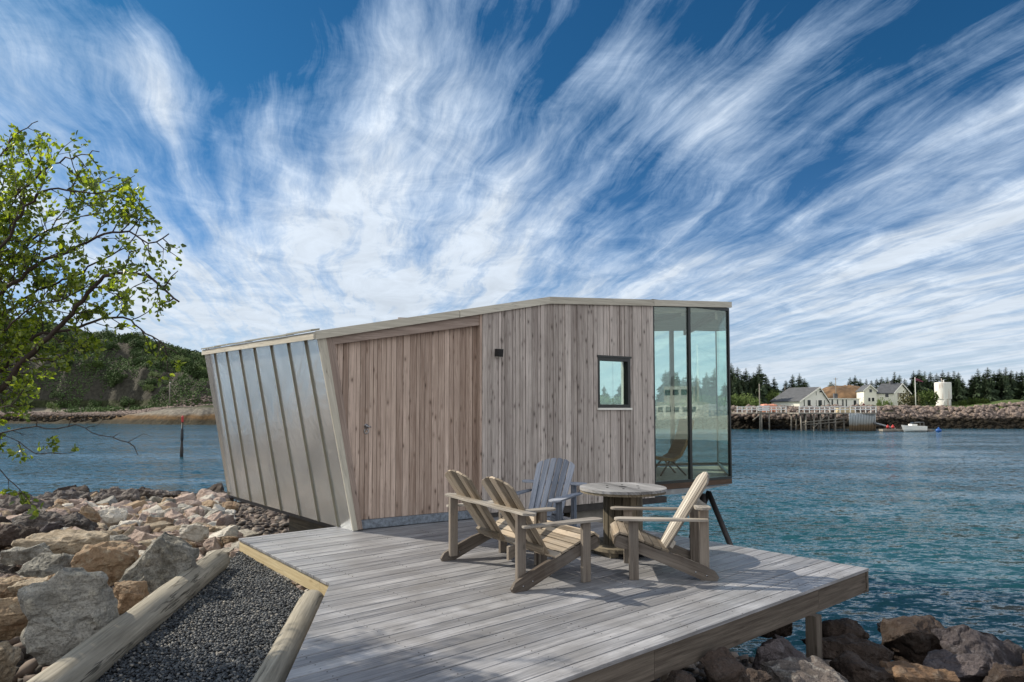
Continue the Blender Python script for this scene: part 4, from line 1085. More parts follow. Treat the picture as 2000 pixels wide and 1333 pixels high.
# ---- conifers
def conifer(seed, h, w, label):
    r = random.Random(seed); t = thing('spruce', label, 'tree')
    tk = MB(); tk.tube([(0, 0, 0), (r.uniform(-.1, .1), 0, h*.5), (0, 0, h)], [w*.07, w*.045, .02], 6); tk.build('trunk', M['bark'], t)
    g = MB(); z = h*.07; vs = []; fs = []
    while z < h*.985:
        f = z/h; rad = w*(1-f)**.7*(.95+.25*math.sin(f*23+seed))*r.uniform(.75, 1.1)+.12
        nb = max(6, int(22*(1-f)+5)); a0 = r.uniform(0, 6)
        for k in range(nb):
            if r.random() < .14: continue
            a = a0+k*6.283/nb+r.uniform(-.2, .2); L = rad*r.uniform(.62, 1.15); dr = -.18*L+.25*L*f
            d = V((math.cos(a), math.sin(a), 0)); s_ = V((-d.y, d.x, 0)); ns = 3
            for q in range(ns):
                f0, f1 = q/ns, (q+1.35)/ns; wd = L*.42*(1-f0*.55)
                c0 = d*L*f0+Z*(z+dr*f0*f0*2); c1 = d*L*min(1.05, f1)+Z*(z+dr*f1*f1*2+r.uniform(-.1, .1))
                b = len(vs); tw = r.uniform(-.5, .5)*wd
                vs += [c0+s_*wd*.5+Z*tw*.3, c0-s_*wd*.5-Z*(tw*.3+wd*.3), c1+s_*wd*.12, c1-Z*wd*.55]
                fs += [(b, b+1, b+2), (b+1, b+3, b+2)]
        z += h*.024*r.uniform(.8, 1.25)
    vs.append(Z*h*1.02); g.add(vs, fs); g.build('crown', M['leaf_far'], t); return t
CONL = 'dark spruce of the wood on the far shore behind the white buildings'
protos = [conifer(i, 10, w_, CONL) for i, w_ in enumerate((2.7, 3.1, 2.5, 3.6, 3.0))]
# outline of the wood: (px, py of the top, dist)
ct = [(1428, 708, 165), (1441, 716, 170), (1457, 718, 168), (1472, 726, 172), (1483, 711, 165), (1497, 733, 172), (1512, 736, 165), (1468, 735, 160), (1449, 732, 160), (1432, 728, 158),
      (1535, 742, 175), (1548, 731, 172), (1561, 728, 168), (1571, 738, 175), (1541, 752, 165), (1556, 748, 162),
      (1660, 736, 190), (1670, 732, 185), (1680, 739, 190), (1692, 740, 190), (1702, 742, 192), (1712, 739, 195), (1722, 735, 190), (1733, 736, 192), (1747, 726, 182), (1757, 731, 186), (1767, 739, 190),
      (1784, 723, 185), (1795, 721, 182), (1806, 725, 188), (1817, 726, 185), (1829, 728, 192), (1841, 722, 186), (1852, 725, 188), (1863, 724, 184), (1872, 726, 190), (1880, 738, 186), (1889, 752, 186),
      (1899, 732, 186), (1910, 720, 182), (1921, 727, 188), (1929, 717, 184), (1941, 724, 186), (1952, 720, 182), (1964, 717, 186), (1975, 722, 184), (1986, 725, 186), (1996, 721, 182), (2008, 716, 184), (2024, 722, 186), (2045, 718, 184), (2070, 722, 184),
      (1300, 722, 180), (1311, 714, 175), (1323, 728, 178), (1335, 735, 176), (1345, 722, 178), (1360, 732, 180), (1380, 726, 176), (1396, 718, 174), (1411, 722, 170), (1416, 706, 168), (1180, 752, 190), (1212, 748, 190)]
extra = []
for px, py, d in ct:
    if px > 1775 or px < 1500: extra.append((px+R.uniform(-7, 7), py+R.uniform(10, 26), d-R.uniform(4, 10)))
first = {}
for i, (px, py, d) in enumerate(ct+extra):
    p = PD(px, py, d); zb = land_z(p.x, d)-.2; h = p.z-zb; k = i % 5; s_ = h/10
    a = R.uniform(.85, 1.15)
    if k not in first:
        first[k] = 1; o_ = protos[k]; o_.location = (p.x, d, zb); o_.scale = (s_*a, s_*a, s_); o_['group'] = 'spruces on the far shore'
    else: dup(protos[k], (p.x, d, zb), R.uniform(0, 6), (s_*a, s_*a, s_), CONL, 'spruces on the far shore')
for k in range(5):
    pass
# ---- bushes: leaf clumps through a lobed volume
def bush_mesh(name, seed, mat, n_=900, ls=.16, lobes=6):
    r = random.Random(seed); L = [(V((r.uniform(-.6, .6), r.uniform(-.6, .6), r.uniform(.25, .75))), r.uniform(.28, .5)) for _ in range(lobes)]
    vs = []; fs = []
    for i in range(n_):
        c, rad = r.choice(L); d = V((r.gauss(0, 1), r.gauss(0, 1), r.gauss(0, 1))).normalized()*rad*r.uniform(.55, 1.08); p = c+d
        if p.z < 0: p.z = r.uniform(0, .2)
        a = V((r.gauss(0, 1), r.gauss(0, 1), r.gauss(0, .6))).normalized()*ls*r.uniform(.5, 1.2); b_ = a.orthogonal().normalized()*ls*.6; b = len(vs)
        vs += [p-a*.5, p+b_*.5, p+a*.5, p-b_*.4]; fs.append((b, b+1, b+2, b+3))
    me = bpy.data.meshes.new(name); me.from_pydata(vs, [], fs); me.materials.append(M[mat]); return me
BM = [bush_mesh('bush', 1, 'leaf_bush'), bush_mesh('bush', 2, 'leaf_bush'), bush_mesh('bush', 3, 'leaf_bush2'), bush_mesh('bush', 4, 'leaf_hill'), bush_mesh('bush', 5, 'leaf_hill', 1100), bush_mesh('bush', 6, 'leaf_hill', 700, .2, 4)]
def bush(me, px, pyt, pyb, w, d, label, group, name='bush', zb=None):
    p = PD(px, pyt, d); zb = PD(px, pyb, d).z if zb is None else zb; o_ = bpy.data.objects.new(name, me); COL.objects.link(o_)
    k_ = w*d/F; o_.location = (p.x, d, zb); o_.scale = (k_*.55, k_*.55, max(.3, (p.z-zb))/1.05); o_.rotation_euler = (0, 0, R.uniform(0, 6)); return tag(o_, label, 'bush', group)
for px, pt, w in ((1436, 770, 34), (1458, 768, 40), (1480, 776, 30), (1440, 780, 30), (1425, 774, 26), (1398, 770, 34), (1370, 772, 36), (1345, 774, 30), (1200, 775, 60), (1170, 772, 50), (1235, 774, 60)):
    bush(BM[R.choice([0, 1])], px, pt, 801, w, 150, 'light green bush in the row at the foot of the far spruces', 'light green bushes on the far shore')
for px, pt, w in ((1500, 768, 34), (1522, 762, 36)):
    bush(BM[0], px, pt, 799, w, 163, 'light green bush behind the left end of the boathouse', 'light green bushes on the far shore')
for px, pt, w in ((1872, 782, 30), (1893, 777, 34), (1913, 778, 34), (1936, 785, 24), (1988, 786, 40), (2010, 780, 40)):
    bush(BM[R.choice([0, 1])], px, pt, 800, w, 158, 'green bush on the rocks right of the white tank', 'green bushes right of the tank')
bush(BM[2], 1777, 766, 803, 40, 150, 'brownish round bush between the white house and the flagpole', None, 'shrub')
bush(BM[0], 1806, 762, 804, 46, 150, 'round green tree-like bush right of the flagpole', None, 'shrub')
bush(BM[1], 1720, 776, 803, 17, 146, 'small pale green tree before the left wing of the house', None, 'shrub')
bush(BM[1], 1735, 779, 803, 15, 146, 'small pale green tree before the middle of the house', None, 'shrub')
bush(BM[0], 1702, 791, 803, 14, 146, 'tiny green bush left of the house steps', None, 'shrub')
bush(BM[2], 1623, 748, 770, 20, 185, 'small brown bush on the skyline behind the boathouse', None, 'shrub')

# ---- buildings. local frame: origin near corner, ga = gable direction, lo = long direction
def bp(o_, ga, lg, a, b, z): return o_+ga*a+lg*b+Z*z
def wall_win(par, o_, dr, out, items, lib='window'):
    """items: (x0, x1, z0, z1, material)"""
    for x0, x1, z0, z1, mt in items:
        g = MB(); c = o_+dr*(x0+x1)/2+Z*(z0+z1)/2+out*.03; g.box(c, dr*(x1-x0)/2, out*.03, Z*(z1-z0)/2); q = g.build(lib, M['white'], par, True)
        g = MB(); g.box(c+out*.035, dr*((x1-x0)/2-.09), out*.012, Z*((z1-z0)/2-.09)); g.build('pane', M[mt], q, True)
def gable_house(t, o_, ga, lg, wd, ln, he, hp, eave=.35, roofm='slate', pk=.5, wallm='white'):
    g = MB()
    pr = [bp(o_, ga, lg, 0, 0, 0), bp(o_, ga, lg, wd, 0, 0), bp(o_, ga, lg, wd, 0, he), bp(o_, ga, lg, wd*pk, 0, hp), bp(o_, ga, lg, 0, 0, he)]
    g.prism(pr, lg*ln, Z); g.build('wall', M[wallm], t, True)
    g = MB(); th_ = .16
    for a0, z0, a1, z1 in ((0, he, wd*pk, hp), (wd, he, wd*pk, hp)):
        d = V((a1-a0, 0, z1-z0)).normalized(); a0 -= d.x*eave; z0 -= d.z*eave
        q = [bp(o_, ga, lg, a0, -.3, z0+.02), bp(o_, ga, lg, a1, -.3, z1+.02), bp(o_, ga, lg, a1, ln+.3, z1+.02), bp(o_, ga, lg, a0, ln+.3, z0+.02)]
        g.prism(q, Z*th_, lg)
    rfo = g.build('roof', M[roofm], t, True)
    g = MB()
    for a0, z0, a1, z1 in ((0, he, wd*pk, hp), (wd, he, wd*pk, hp)):
        d = V((a1-a0, 0, z1-z0)).normalized(); a0 -= d.x*eave; z0 -= d.z*eave
        g.prism([bp(o_, ga, lg, a0, -.34, z0-.12), bp(o_, ga, lg, a1, -.34, z1-.12), bp(o_, ga, lg, a1, -.34, z1+.20), bp(o_, ga, lg, a0, -.34, z0+.20)], lg*-.05, ga)
    g.build('barge_board', M['white'], t, True); return rfo
Dh = 150.0; zg = 1.5
def gp(px, d, z=zg): p = PD(px, 800, d); return V((p.x, d, z))
# boathouse
o_ = gp(1562, Dh); e_ = gp(1617.5, Dh+3.0); ga = (e_-o_); wd = ga.length; ga.normalize()
f_ = gp(1507, Dh+5.5); lg = (f_-o_); ln = lg.length; lg.normalize()
k = Dh/F
he = (800-784)*k+1.6-zg; hp = (800-757.5)*(Dh+1.5)/F+1.6-zg
t = thing('boathouse', 'white boathouse with a big dark slate gable roof and black doors on the far quay', 'building', o_)
gable_house(t, o_, ga, lg, wd, ln, he, hp, .35, pk=.68)
outg = V((ga.y, -ga.x, 0))
def frac(px): return (px-1562)/55.5*wd
wall_win(t, o_, ga, outg, [(frac(1576.5), frac(1583.5), 0, 2.3, 'glassdark'), (frac(1597.5), frac(1605.5), 0, 2.3, 'glassdark'), (frac(1600), frac(1609), 3.9, 4.4, 'glassdark')], 'door')
wall_win(t, o_, ga, outg, [(frac(1569), frac(1572), .5, 2.4, 'glassdark'), (frac(1593), frac(1595), .8, 2.3, 'glassdark'), (frac(1609), frac(1611.5), .8, 2.3, 'glassdark'), (frac(1593.5), frac(1595.5), 3.2, 4.3, 'glassdark'), (frac(1607), frac(1609), 3.2, 4.3, 'glassdark')])
# annex
o2 = gp(1618, Dh+3.2); e2 = gp(1679, Dh+5.5); ga2 = (e2-o2); w2 = ga2.length; ga2.normalize(); l2 = V((-ga2.y, ga2.x, 0))
t = thing('annex', 'long low white flat-roofed annex joined to the right of the boathouse', 'building', o2)
ha = (800-780)*(Dh+4)/F+1.6-zg
g = MB(); g.prism([o2, o2+ga2*w2, o2+ga2*w2+l2*6, o2+l2*6], Z*ha, Z); g.build('wall', M['white'], t, True)
g = MB(); g.prism([o2-l2*.2-ga2*.2+Z*ha, o2+ga2*(w2+.2)-l2*.2+Z*ha, o2+ga2*(w2+.2)+l2*6.2+Z*ha, o2+l2*6.2-ga2*.2+Z*ha], Z*.18, ga2); g.build('roof', M['white'], t, True)
def fr2(px): return (px-1618)/61*w2
wall_win(t, o2, ga2, -l2, [(fr2(a), fr2(b), .4, 2.5, 'glassdark') for a, b in ((1619, 1621.5), (1623.5, 1627.5), (1634, 1637.5), (1644, 1648), (1651, 1654.5))]+[(fr2(1666.5), fr2(1673), .9, 2.3, 'glassdark')])
g = MB(); q = o2+ga2*fr2(1637)-l2*-.8+Z*ha; g.bx(q.x-.4, q.x+.4, q.y-.3, q.y+.3, q.z, q.z+1.3); g.build('chimney', M['slate'], t, True)
# turf mound behind
def mf(a, b):
    ang = a*2*math.pi; r_ = b; c = PD(1652, 800, 172)
    return (c.x+r_*math.cos(ang)*9.5, 172+r_*math.sin(ang)*9, 1.0+6.6*math.sqrt(max(0, 1-r_**2.6))*(1+.06*fbm(math.cos(ang)*2, math.sin(ang)*2, r_*3)))
mo = grid_mesh('mound', M['turf'], 60, 24, mf); tag(mo, kind='structure')
# house with a cross wing
Dk = 158.0
t = thing('house', 'cream-white two-storey house with grey gabled roofs behind the far lawn', 'house', gp(1712, Dk))
k = Dk/F; o3 = gp(1745, Dk-2.0); ga3 = V((.80, .60, 0)); lg3 = V((-.93, .36, 0))
wd3 = 7.2; e3 = gp(1775, Dk); 
he3 = (800-768.5)*k+1.6-zg; hp3 = (800-750.2)*k+1.6-zg
# solve widths from the picture
def along(o_, dr, px):
    tx = (px-1000)/F; return (tx*o_.y-o_.x)/(dr.x-tx*dr.y)
wd3 = along(o3, ga3, 1776); ln3 = along(o3, lg3, 1708)
gable_house(t, o3, ga3, lg3, wd3, ln3, he3, hp3, .4, wallm='cream')
out3 = V((ga3.y, -ga3.x, 0)); 
def a3(px): return along(o3, ga3, px)
wall_win(t, o3, ga3, out3, [(a3(1752), a3(1760), 3.0, 4.1, 'glassdark'), (a3(1763), a3(1769), 3.0, 4.1, 'glassdark'), (a3(1752.5), a3(1759), .6, 1.9, 'glassdark')])
lo3 = V((lg3.y, -lg3.x, 0)); lo3 = lo3 if lo3.y < 0 else -lo3
def b3(px): return along(o3, lg3, px)
wall_win(t, o3, lg3, lo3, [(b3(1736), b3(1728), 2.9, 4.0, 'glassdark'), (b3(1738), b3(1733), .5, 1.8, 'glassdark')])
g = MB(); q = o3+ga3*wd3*.5+lg3*ln3*.55+Z*hp3; g.box(q, (.35, 0, 0), (0, .35, 0), (0, 0, .7)); g.build('chimney', M['slate'], t, True)
ow = gp(1688, Dk-2.2); gw = V((1, .05, 0)).normalized(); lw = V((.25, 1, 0)).normalized(); ww = along(ow, gw, 1712)
hw_ = (800-764)*k+1.6-zg; hpw = (800-753.5)*k+1.6-zg
gable_house(t, ow, gw, lw, ww, 6.5, hw_, hpw, .3, wallm='cream')
wall_win(t, ow, gw, V((gw.y, -gw.x, 0)), [(along(ow, gw, 1697), along(ow, gw, 1703.5), 4.0, 4.9, 'glassdark'), (along(ow, gw, 1694.5), along(ow, gw, 1700), 1.9, 2.9, 'glassdark'), (along(ow, gw, 1701.5), along(ow, gw, 1707.5), 1.9, 2.9, 'glassdark')])
g = MB(); sa = gp(1680, Dk-3.4); sb = gp(1687, Dk-3.0)
for i in range(8): g.box(sa.lerp(sb, i/8)+Z*(.2+i*.22), (.2, 0, 0), (0, .6, 0), (0, 0, .08))
g.build('steps', M['white'], t, True)
g = MB(); g.tube([sa+Z*1.1, sb+Z*3.0], .05); g.tube([sa, sa+Z*1.1], .04); g.tube([sb+Z*1.9, sb+Z*3.0], .04); g.build('stair_rail', M['railw'], t, True)
# person by the steps
def figure(loc, h, mt, label):
    me = bpy.data.meshes.new('person'); vs = [(0, 0, .50), (0, 0, .62), (0, 0, .80), (0, 0, .86), (0, 0, .95), (.11, 0, .79), (.15, 0, .62), (.14, .04, .48), (-.11, 0, .79), (-.15, 0, .62), (-.14, .04, .48), (.055, 0, .47), (.06, 0, .26), (.06, 0, .02), (.06, -.07, .01), (-.055, 0, .47), (-.06, .02, .26), (-.06, .04, .02), (-.06, -.03, .01)]
    es = [(0, 1), (1, 2), (2, 3), (3, 4), (2, 5), (5, 6), (6, 7), (2, 8), (8, 9), (9, 10), (0, 11), (11, 12), (12, 13), (13, 14), (0, 15), (15, 16), (16, 17), (17, 18)]
    rd = [.085, .08, .075, .035, .06, .045, .032, .022, .045, .032, .022, .06, .045, .03, .025, .06, .045, .03, .025]
    me.from_pydata([(x*h, y*h, z*h) for x, y, z in vs], es, []); o_ = bpy.data.objects.new('person', me); COL.objects.link(o_)
    md = o_.modifiers.new('skin', 'SKIN'); me.skin_vertices.new() if hasattr(me.skin_vertices, 'new') and not me.skin_vertices else None
    if me.skin_vertices:
        for i, v_ in enumerate(me.skin_vertices[0].data): v_.radius = (rd[i]*h, rd[i]*h); v_.use_root = (i == 0)
    ms2 = o_.modifiers.new('sub', 'SUBSURF'); ms2.levels = 1; ms2.render_levels = 1
    me.materials.append(mt); o_.location = loc; tag(o_, label, 'person'); return o_
M['maroon'] = plain('dark_red_jacket', (.16, .02, .035), .8)
figure(gp(1687, Dk-6, zg-.1), 1.75, M['maroon'], 'person in dark red clothes standing left of the white house')
# tank
c = gp(1843, 160); rt2 = 14.3*160/F
t = thing('storage_tank', 'tall white rust-streaked cylindrical tank in front of the spruces', 'tank', c)
zt2 = (800-747.5)*160/F+1.6-zg; zm = (800-780)*160/F+1.6-zg
g = MB(); g.lathe((0, 0, 0), [(rt2*.97, zm), (rt2, zm+.02), (rt2, zt2-.15), (rt2*.96, zt2)], 32); g.build('tank_shell', M['tank'], t)
g = MB(); g.lathe((0, 0, 0), [(rt2*.9, -1), (rt2*.9, zm-.02)], 24); g.build('base', M['tank'], t)
g = MB(); g.tube([(-.3, 0, zt2), (-.3, 0, zt2+1.0)], .07); g.tube([(.2, 0, zt2), (.2, 0, zt2+.6)], .15); g.build('vent', M['tank'], t)
g = MB()
for i in range(9): g.box((-rt2*.6-.5+i*.12, -rt2*1.05, i*.28), (.35, 0, 0), (0, .2, 0), (0, 0, .03))
for s_ in (-.35, .35): g.tube([(-rt2*.6-.5+s_, -rt2*1.12, 0), (-rt2*.6+.3+s_, -rt2*1.12, 2.2)], .05, 5)
g.build('ladder', M['railw'], t)
# flagpole
c = gp(1789, 146, 1.2); zt2 = (800-737)*146/F+1.6-1.2
t = thing('flagpole', 'white flagpole with a narrow red pennant on the far lawn', 'flagpole', c)
g = MB(); g.tube([(0, 0, 0), (0, 0, zt2)], [.11, .06], 8); g.build('pole', M['railw'], t)
g = MB(); g.lathe((0, 0, 0), [(.8, -.2), (.8, .25), (.5, .45)], 10); g.build('base', M['concrete'], t)
M['flag'] = plain('flag_red', (.22, .06, .10), .8)
g = MB(); g.prism([V((.05+q*.3, .12*math.sin(q*1.4), zt2-.15-.12*q)) for q in range(7)]+[V((.05+q*.3, .12*math.sin(q*1.4), zt2-.80-.10*q+.05*q)) for q in range(6, -1, -1)], (0, .02, 0), Z); g.build('flag', M['flag'], t)
def pole(px, pt, d, z0, r_, label, mt='pier', cross=False):
    c = gp(px, d, z0); h = (800-pt)*d/F+1.6-z0; t = thing('pole', label, 'pole', c)
    g = MB(); g.tube([(0, 0, 0), (0, 0, h)], [r_, r_*.6], 8); g.build('shaft', M[mt], t)
    g = MB(); g.box((0, 0, h-.35), (.55 if cross else .12, 0, 0), (0, .05, 0), (0, 0, .05)); g.build('crossarm', M[mt], t)
pole(1633.5, 738, 165, 1, .13, 'tall grey utility pole rising behind the brown turf mound', 'pier', True)
pole(1534, 754, 160, 1, .10, 'short thin pole behind the boathouse roof')
pole(1484, 750, 112, -2.4, .14, 'tall grey mooring post standing at the left end of the pier')

# ---- pier with white railing and timber fender wall
Dp = 108.0; zp = (800-806.5)*Dp/F+1.6
t = thing('pier', 'wooden pier on posts with white railing in front of the boathouse', 'pier', gp(1600, Dp, zp))
def xx_(px, d=Dp): return PD(px, 800, d).x
g = MB(); g.bx(xx_(1560), xx_(1713), Dp, Dp+9, zp-.22, zp); g.bx(xx_(1480), xx_(1562), Dp+5, Dp+13, zp-.2, zp-.002); g.build('walkway', M['pier'], t, True)
g = MB()
px = 1566
while px < 1655: 
    for dy_ in (.5, 4): g.tube([(xx_(px), Dp+dy_, zp-.1), (xx_(px)+R.uniform(-.2, .2), Dp+dy_, -2.6)], .13, 6)
    px += R.choice([10, 13, 16])
g.tube([(xx_(1568), Dp+.2, -.6+.1), (xx_(1655), Dp+.2, .15)], .07, 5); g.tube([(xx_(1570), Dp+.3, -.9), (xx_(1652), Dp+.3, -.35)], .07, 5)
g.tube([(xx_(1590), Dp+.2, -1.4), (xx_(1615), Dp+.2, .7)], .07, 5); g.build('supports', M['pier'], t, True)
for a, b, dd_ in ((1562, 1658, .1), (1662, 1713, .1), (1461, 1562, 5.1)):
    g = MB()
    for zr in (.95, .55): g.bx(xx_(a), xx_(b), Dp+dd_-.03, Dp+dd_+.03, zp+zr-.08, zp+zr+.07)
    q = a
    while q <= b: g.bx(xx_(q)-.06, xx_(q)+.06, Dp+dd_+.035, Dp+dd_+.12, zp, zp+1.0); q += 10
    g.build('railing', M['railw'], t, True)
m, T, o = new_mat('fender_timber'); M['fend'] = m
ob = T('ShaderNodeTexCoord', {}, out=3); sx = T.nt.nodes.new('ShaderNodeSeparateXYZ'); T.nt.links.new(ob, sx.inputs[0])
n = T.noise(ob, 1.5, 4); z = T.m('ADD', sx.outputs[2], T.m('MULTIPLY', n, .8))
finish(T, o, T.ramp(T.rng(z, -2.9, -.3), [(0, (.03, .028, .02)), (.45, (.16, .11, .06)), (.62, (.30, .31, .29)), (1, (.46, .50, .52))]), .85)
t = thing('fender_wall', 'timber fender wall of upright planks at the right end of the pier', 'fender', gp(1685, Dp-.6, zp))
n_ = 17
for i in range(n_):
    f = i/(n_-1); x = xx_(1656)+(xx_(1713)-xx_(1656))*f; y = Dp-.5+1.2*f
    g = MB(); g.box((x, y, (zp-.1-2.9)/2), (.085, 0, 0), (0, .09, 0), (0, 0, (zp-.1+2.9)/2), Z); g.build('plank', M['fend'], t, True)
g = MB()
for z in (.55, -.6): g.box(((xx_(1656)+xx_(1713))/2, Dp+.35, z), ((xx_(1713)-xx_(1656))/2, .6, 0), (0, .08, 0), (0, 0, .12))
g.build('waler', M['steel'], t, True)
t = thing('landing_stage', 'grey timber landing stage with a white rail at the left end of the quay', 'landing', gp(1494, 112, zp))
g = MB()
for px in (1487, 1502): g.tube([(xx_(px, 112), 112, zp+1.2), (xx_(px, 112), 112, -2.5)], .12, 6)
g.tube([(xx_(1470, 112), 112, -.2), (xx_(1490, 112), 112, zp)], .08, 5); g.build('posts', M['pier'], t, True)
g = MB(); g.bx(xx_(1478, 112), xx_(1505, 112), 111.8, 114, zp-.15, zp); g.build('walkway', M['pier'], t, True)
g = MB()
for zr in (.3, .62, .95): g.bx(xx_(1479, 112), xx_(1502, 112), 111.7, 111.78, zp+zr, zp+zr+.2)
g.build('railing', M['railw'], t, True)
t = thing('container', 'faded orange-pink plastic tub standing on the left end of the quay', 'container', gp(1501, 118, zp))
w_ = 14*118/F
g = MB(); g.box((0, 0, .75), (w_, 0, 0), (0, 1, 0), (0, 0, .70)); g.build('tub', M['pinkc'], t, bevel=.3)
g = MB()
for s_ in (-.5, .5): g.box((w_*s_, 0, .75), (.05, 0, 0), (0, 1.04, 0), (0, 0, .74))
g.build('rib', M['pinkc'], t, bevel=.02)
# timber pile on the pier
t = thing('timber_stack', 'pale stack of planks lying on the pier beside the railing', 'timber', gp(1649, Dp+1.5, zp))
for i in range(3):
    g = MB(); g.box((0, 0, .14+i*.26), (1.4-.1*i, 0, 0), (0, .5, 0), (0, 0, .12)); g.build('plank', M['fascia_new'], t)
# floating dock, motorboat, buoys
t = thing('floating_dock', 'low grey floating dock beside the fender wall', 'dock', gp(1768, 106, WZ))
x0, x1 = xx_(1717, 106), xx_(1816, 106); xc = gp(1768, 106).x
g = MB(); g.bx(x0-xc, x1-xc, -.9, .9, .05, .38); g.build('float', M['pier'], t)
g = MB()
for f in (.1, .35, .6, .85): g.tube([((x0-xc)+(x1-x0)*f, -.8, .3), ((x0-xc)+(x1-x0)*f, -.8, .8)], .05, 5)
g.build('mooring_posts', M['steel'], t)
g = MB(); g.tube([(x0-xc-.2, 3, 1.6), (x0-xc+3.0, .8, .4)], .18, 4); g.build('gangway', M['galv'], t)
def hull(g, L, B, H, sheer=.3, n_=12, mseg=7, rake=.5):
    vs = []; fs = []
    for i in range(n_+1):
        f = i/n_; hb_ = B/2*(1-max(0, (f-.45)/.55)**2.2)*(.86+.14*min(1, f*4)); x = (f-.5)*L
        for j in range(mseg):
            a = j/(mseg-1)*math.pi; cy = math.cos(a); sz = math.sin(a); zz_ = H*(1+sheer*f*f)
            vs.append(V((x+rake*(1-sz)*f*f*.9, hb_*(abs(cy)**.6)*(1 if cy > 0 else -1), zz_-(zz_+.25)*(sz**.55))))
    for i in range(n_):
        for j in range(mseg-1): a = i*mseg+j; fs.append((a, a+1, a+mseg+1, a+mseg))
        fs.append((i*mseg+mseg-1, i*mseg, (i+1)*mseg, (i+1)*mseg+mseg-1))
    fs.append(tuple(range(mseg))); g.add(vs, fs, smooth=False)
t = thing('motorboat', 'small white motorboat with a windscreen moored at the floating dock', 'boat', gp(1785, 105, WZ+.25), math.pi)
g = MB(); hull(g, 4.4*.75, 1.5, .62); g.build('hull', M['white'], t)
g = MB(); g.bx(-.2, .7, -.45, .45, .5, .95); g.build('console', M['white'], t)
g = MB(); 
for sy in (-.5, .5): g.tube([(-1.2, sy, .6), (-1.2, sy, 1.25), (.2, sy, 1.2)], .03, 5)
g.build('rail', M['galv'], t)
g = MB(); g.prism([V((.55, -.45, .9)), V((.55, .45, .9)), V((.3, .42, 1.25)), V((.3, -.42, 1.25))], (.02, 0, 0), Z); g.build('windscreen', M['glassdark'], t)
for px, py, r_, mt, lb in ((1733, 836.5, .24, 'red', 'red round buoy, the left one of two by the fender wall'), (1743, 834.5, .26, 'red', 'red round buoy, the right one of two by the fender wall'), (1832, 841, .34, 'blue', 'blue buoy floating right of the motorboat')):
    p = gp(px, 104.5, WZ+(.75 if mt == 'red' else .2)); t = thing('buoy', lb, 'buoy', p)
    g = MB(); g.sphere((0, 0, 0), r_, 2, (1.3, 1, 1) if mt == 'blue' else (1, 1, 1.1)); g.build('float', M[mt], t)
    g = MB(); g.tube([(0, 0, r_*.9), (0, 0, r_*1.5)], r_*.3, 8); g.build('eye', M[mt], t)

# ================================================================ left hill and its shore
M['hill'] = land_mat('hill_ground', [(-9, (.035, .028, .014)), (-.7, (.13, .075, .030)), (.3, (.20, .18, .15)), (1.9, (.035, .042, .016)), (4.2, (.055, .052, .040))], .22)
prof = [(-900, 640), (-400, 640), (-100, 632), (60, 638), (130, 655), (200, 655), (260, 668), (310, 684), (350, 694), (385, 708), (430, 716), (520, 735), (640, 765), (800, 785), (1100, 792)]
def prf(px):
    for (a, ya), (b, yb) in zip(prof, prof[1:]):
        if px <= b: return ya+(yb-ya)*(px-a)/(b-a)
    return 795
HY0 = 160.0
def hz_(px, y):
    x = (px-1000)/F*y
    sh = HY0+4*fbm(x*.02, 9)+1.5*fbm(x*.15, 2)-10*ss(180, 420, px)
    d = y-sh
    z = -2.6+2.9*ss(0, 9, d)+1.1*ss(8, 22, d)+.35*fbm(x*.18, y*.18, 1, 5)*ss(0, 6, d)
    if px > 200: z += 1.6*ss(220, 400, px)*ss(0, 8, d)*(1-ss(14, 26, d))
    H = (800-prf(px))*205/F+1.6-1.4
    f = ss(22, 52, d); H2 = H*(f*.72+.28*ss(26, 34, d)*ss(50, 150, px) if px > 50 else H*0+f)
    H2 = H*(.55*ss(22, 34, d)+.45*ss(30, 55, d))*(1-.25*ss(70, 130, d))
    z += H2+(1.7*fbm(x*.09, y*.09, 4, 6)+.8*fbm(x*.35, y*.35, 8, 5))*ss(20, 32, d)*min(1, H/8)
    return z
def hf(a, b):
    px = -700+1880*a; y = 150+150*b**1.35
    return ((px-1000)/F*y, y, hz_(px, y))
hl = grid_mesh('hill', M['hill'], 520, 170, hf); tag(hl, kind='structure')
pts = []
for i in range(3800):
    px = rq_.uniform(-60, 440); y = rq_.uniform(165, 176); x = (px-1000)/F*y; pts.append((x, y, hz_(px, y)))
tag(pebbles('beach_stones', pts, M['riprap'], .2, .5, .6, 15), 'band of loose stones above the weed on the left shore', 'stones', None, 'stuff')
rh = random.Random(33); n_b = 0
while n_b < 285:
    px = rh.uniform(-80, 450); y = rh.uniform(180, 232)
    if px < 330 and y < 200 and rh.random() < .55: continue
    if fbm(px*.02, y*.06, 3) < -.25: continue
    x = (px-1000)/F*y; z = hz_(px, y); s_ = rh.uniform(1.4, 3.4)*(1.15 if y > 205 else .9)
    o_ = bpy.data.objects.new('bush', BM[rh.choice([3, 4, 5, 5, 0])]); COL.objects.link(o_); o_.location = (x, y, z-.3); o_.scale = (s_, s_, s_*rh.uniform(.9, 1.3)); o_.rotation_euler = (0, 0, rh.uniform(0, 6))
    tag(o_, 'green bush growing on the rocky hill across the water at the left', 'bush', 'bushes on the hill at the left'); n_b += 1
ub = MB(); vs = []; fs = []
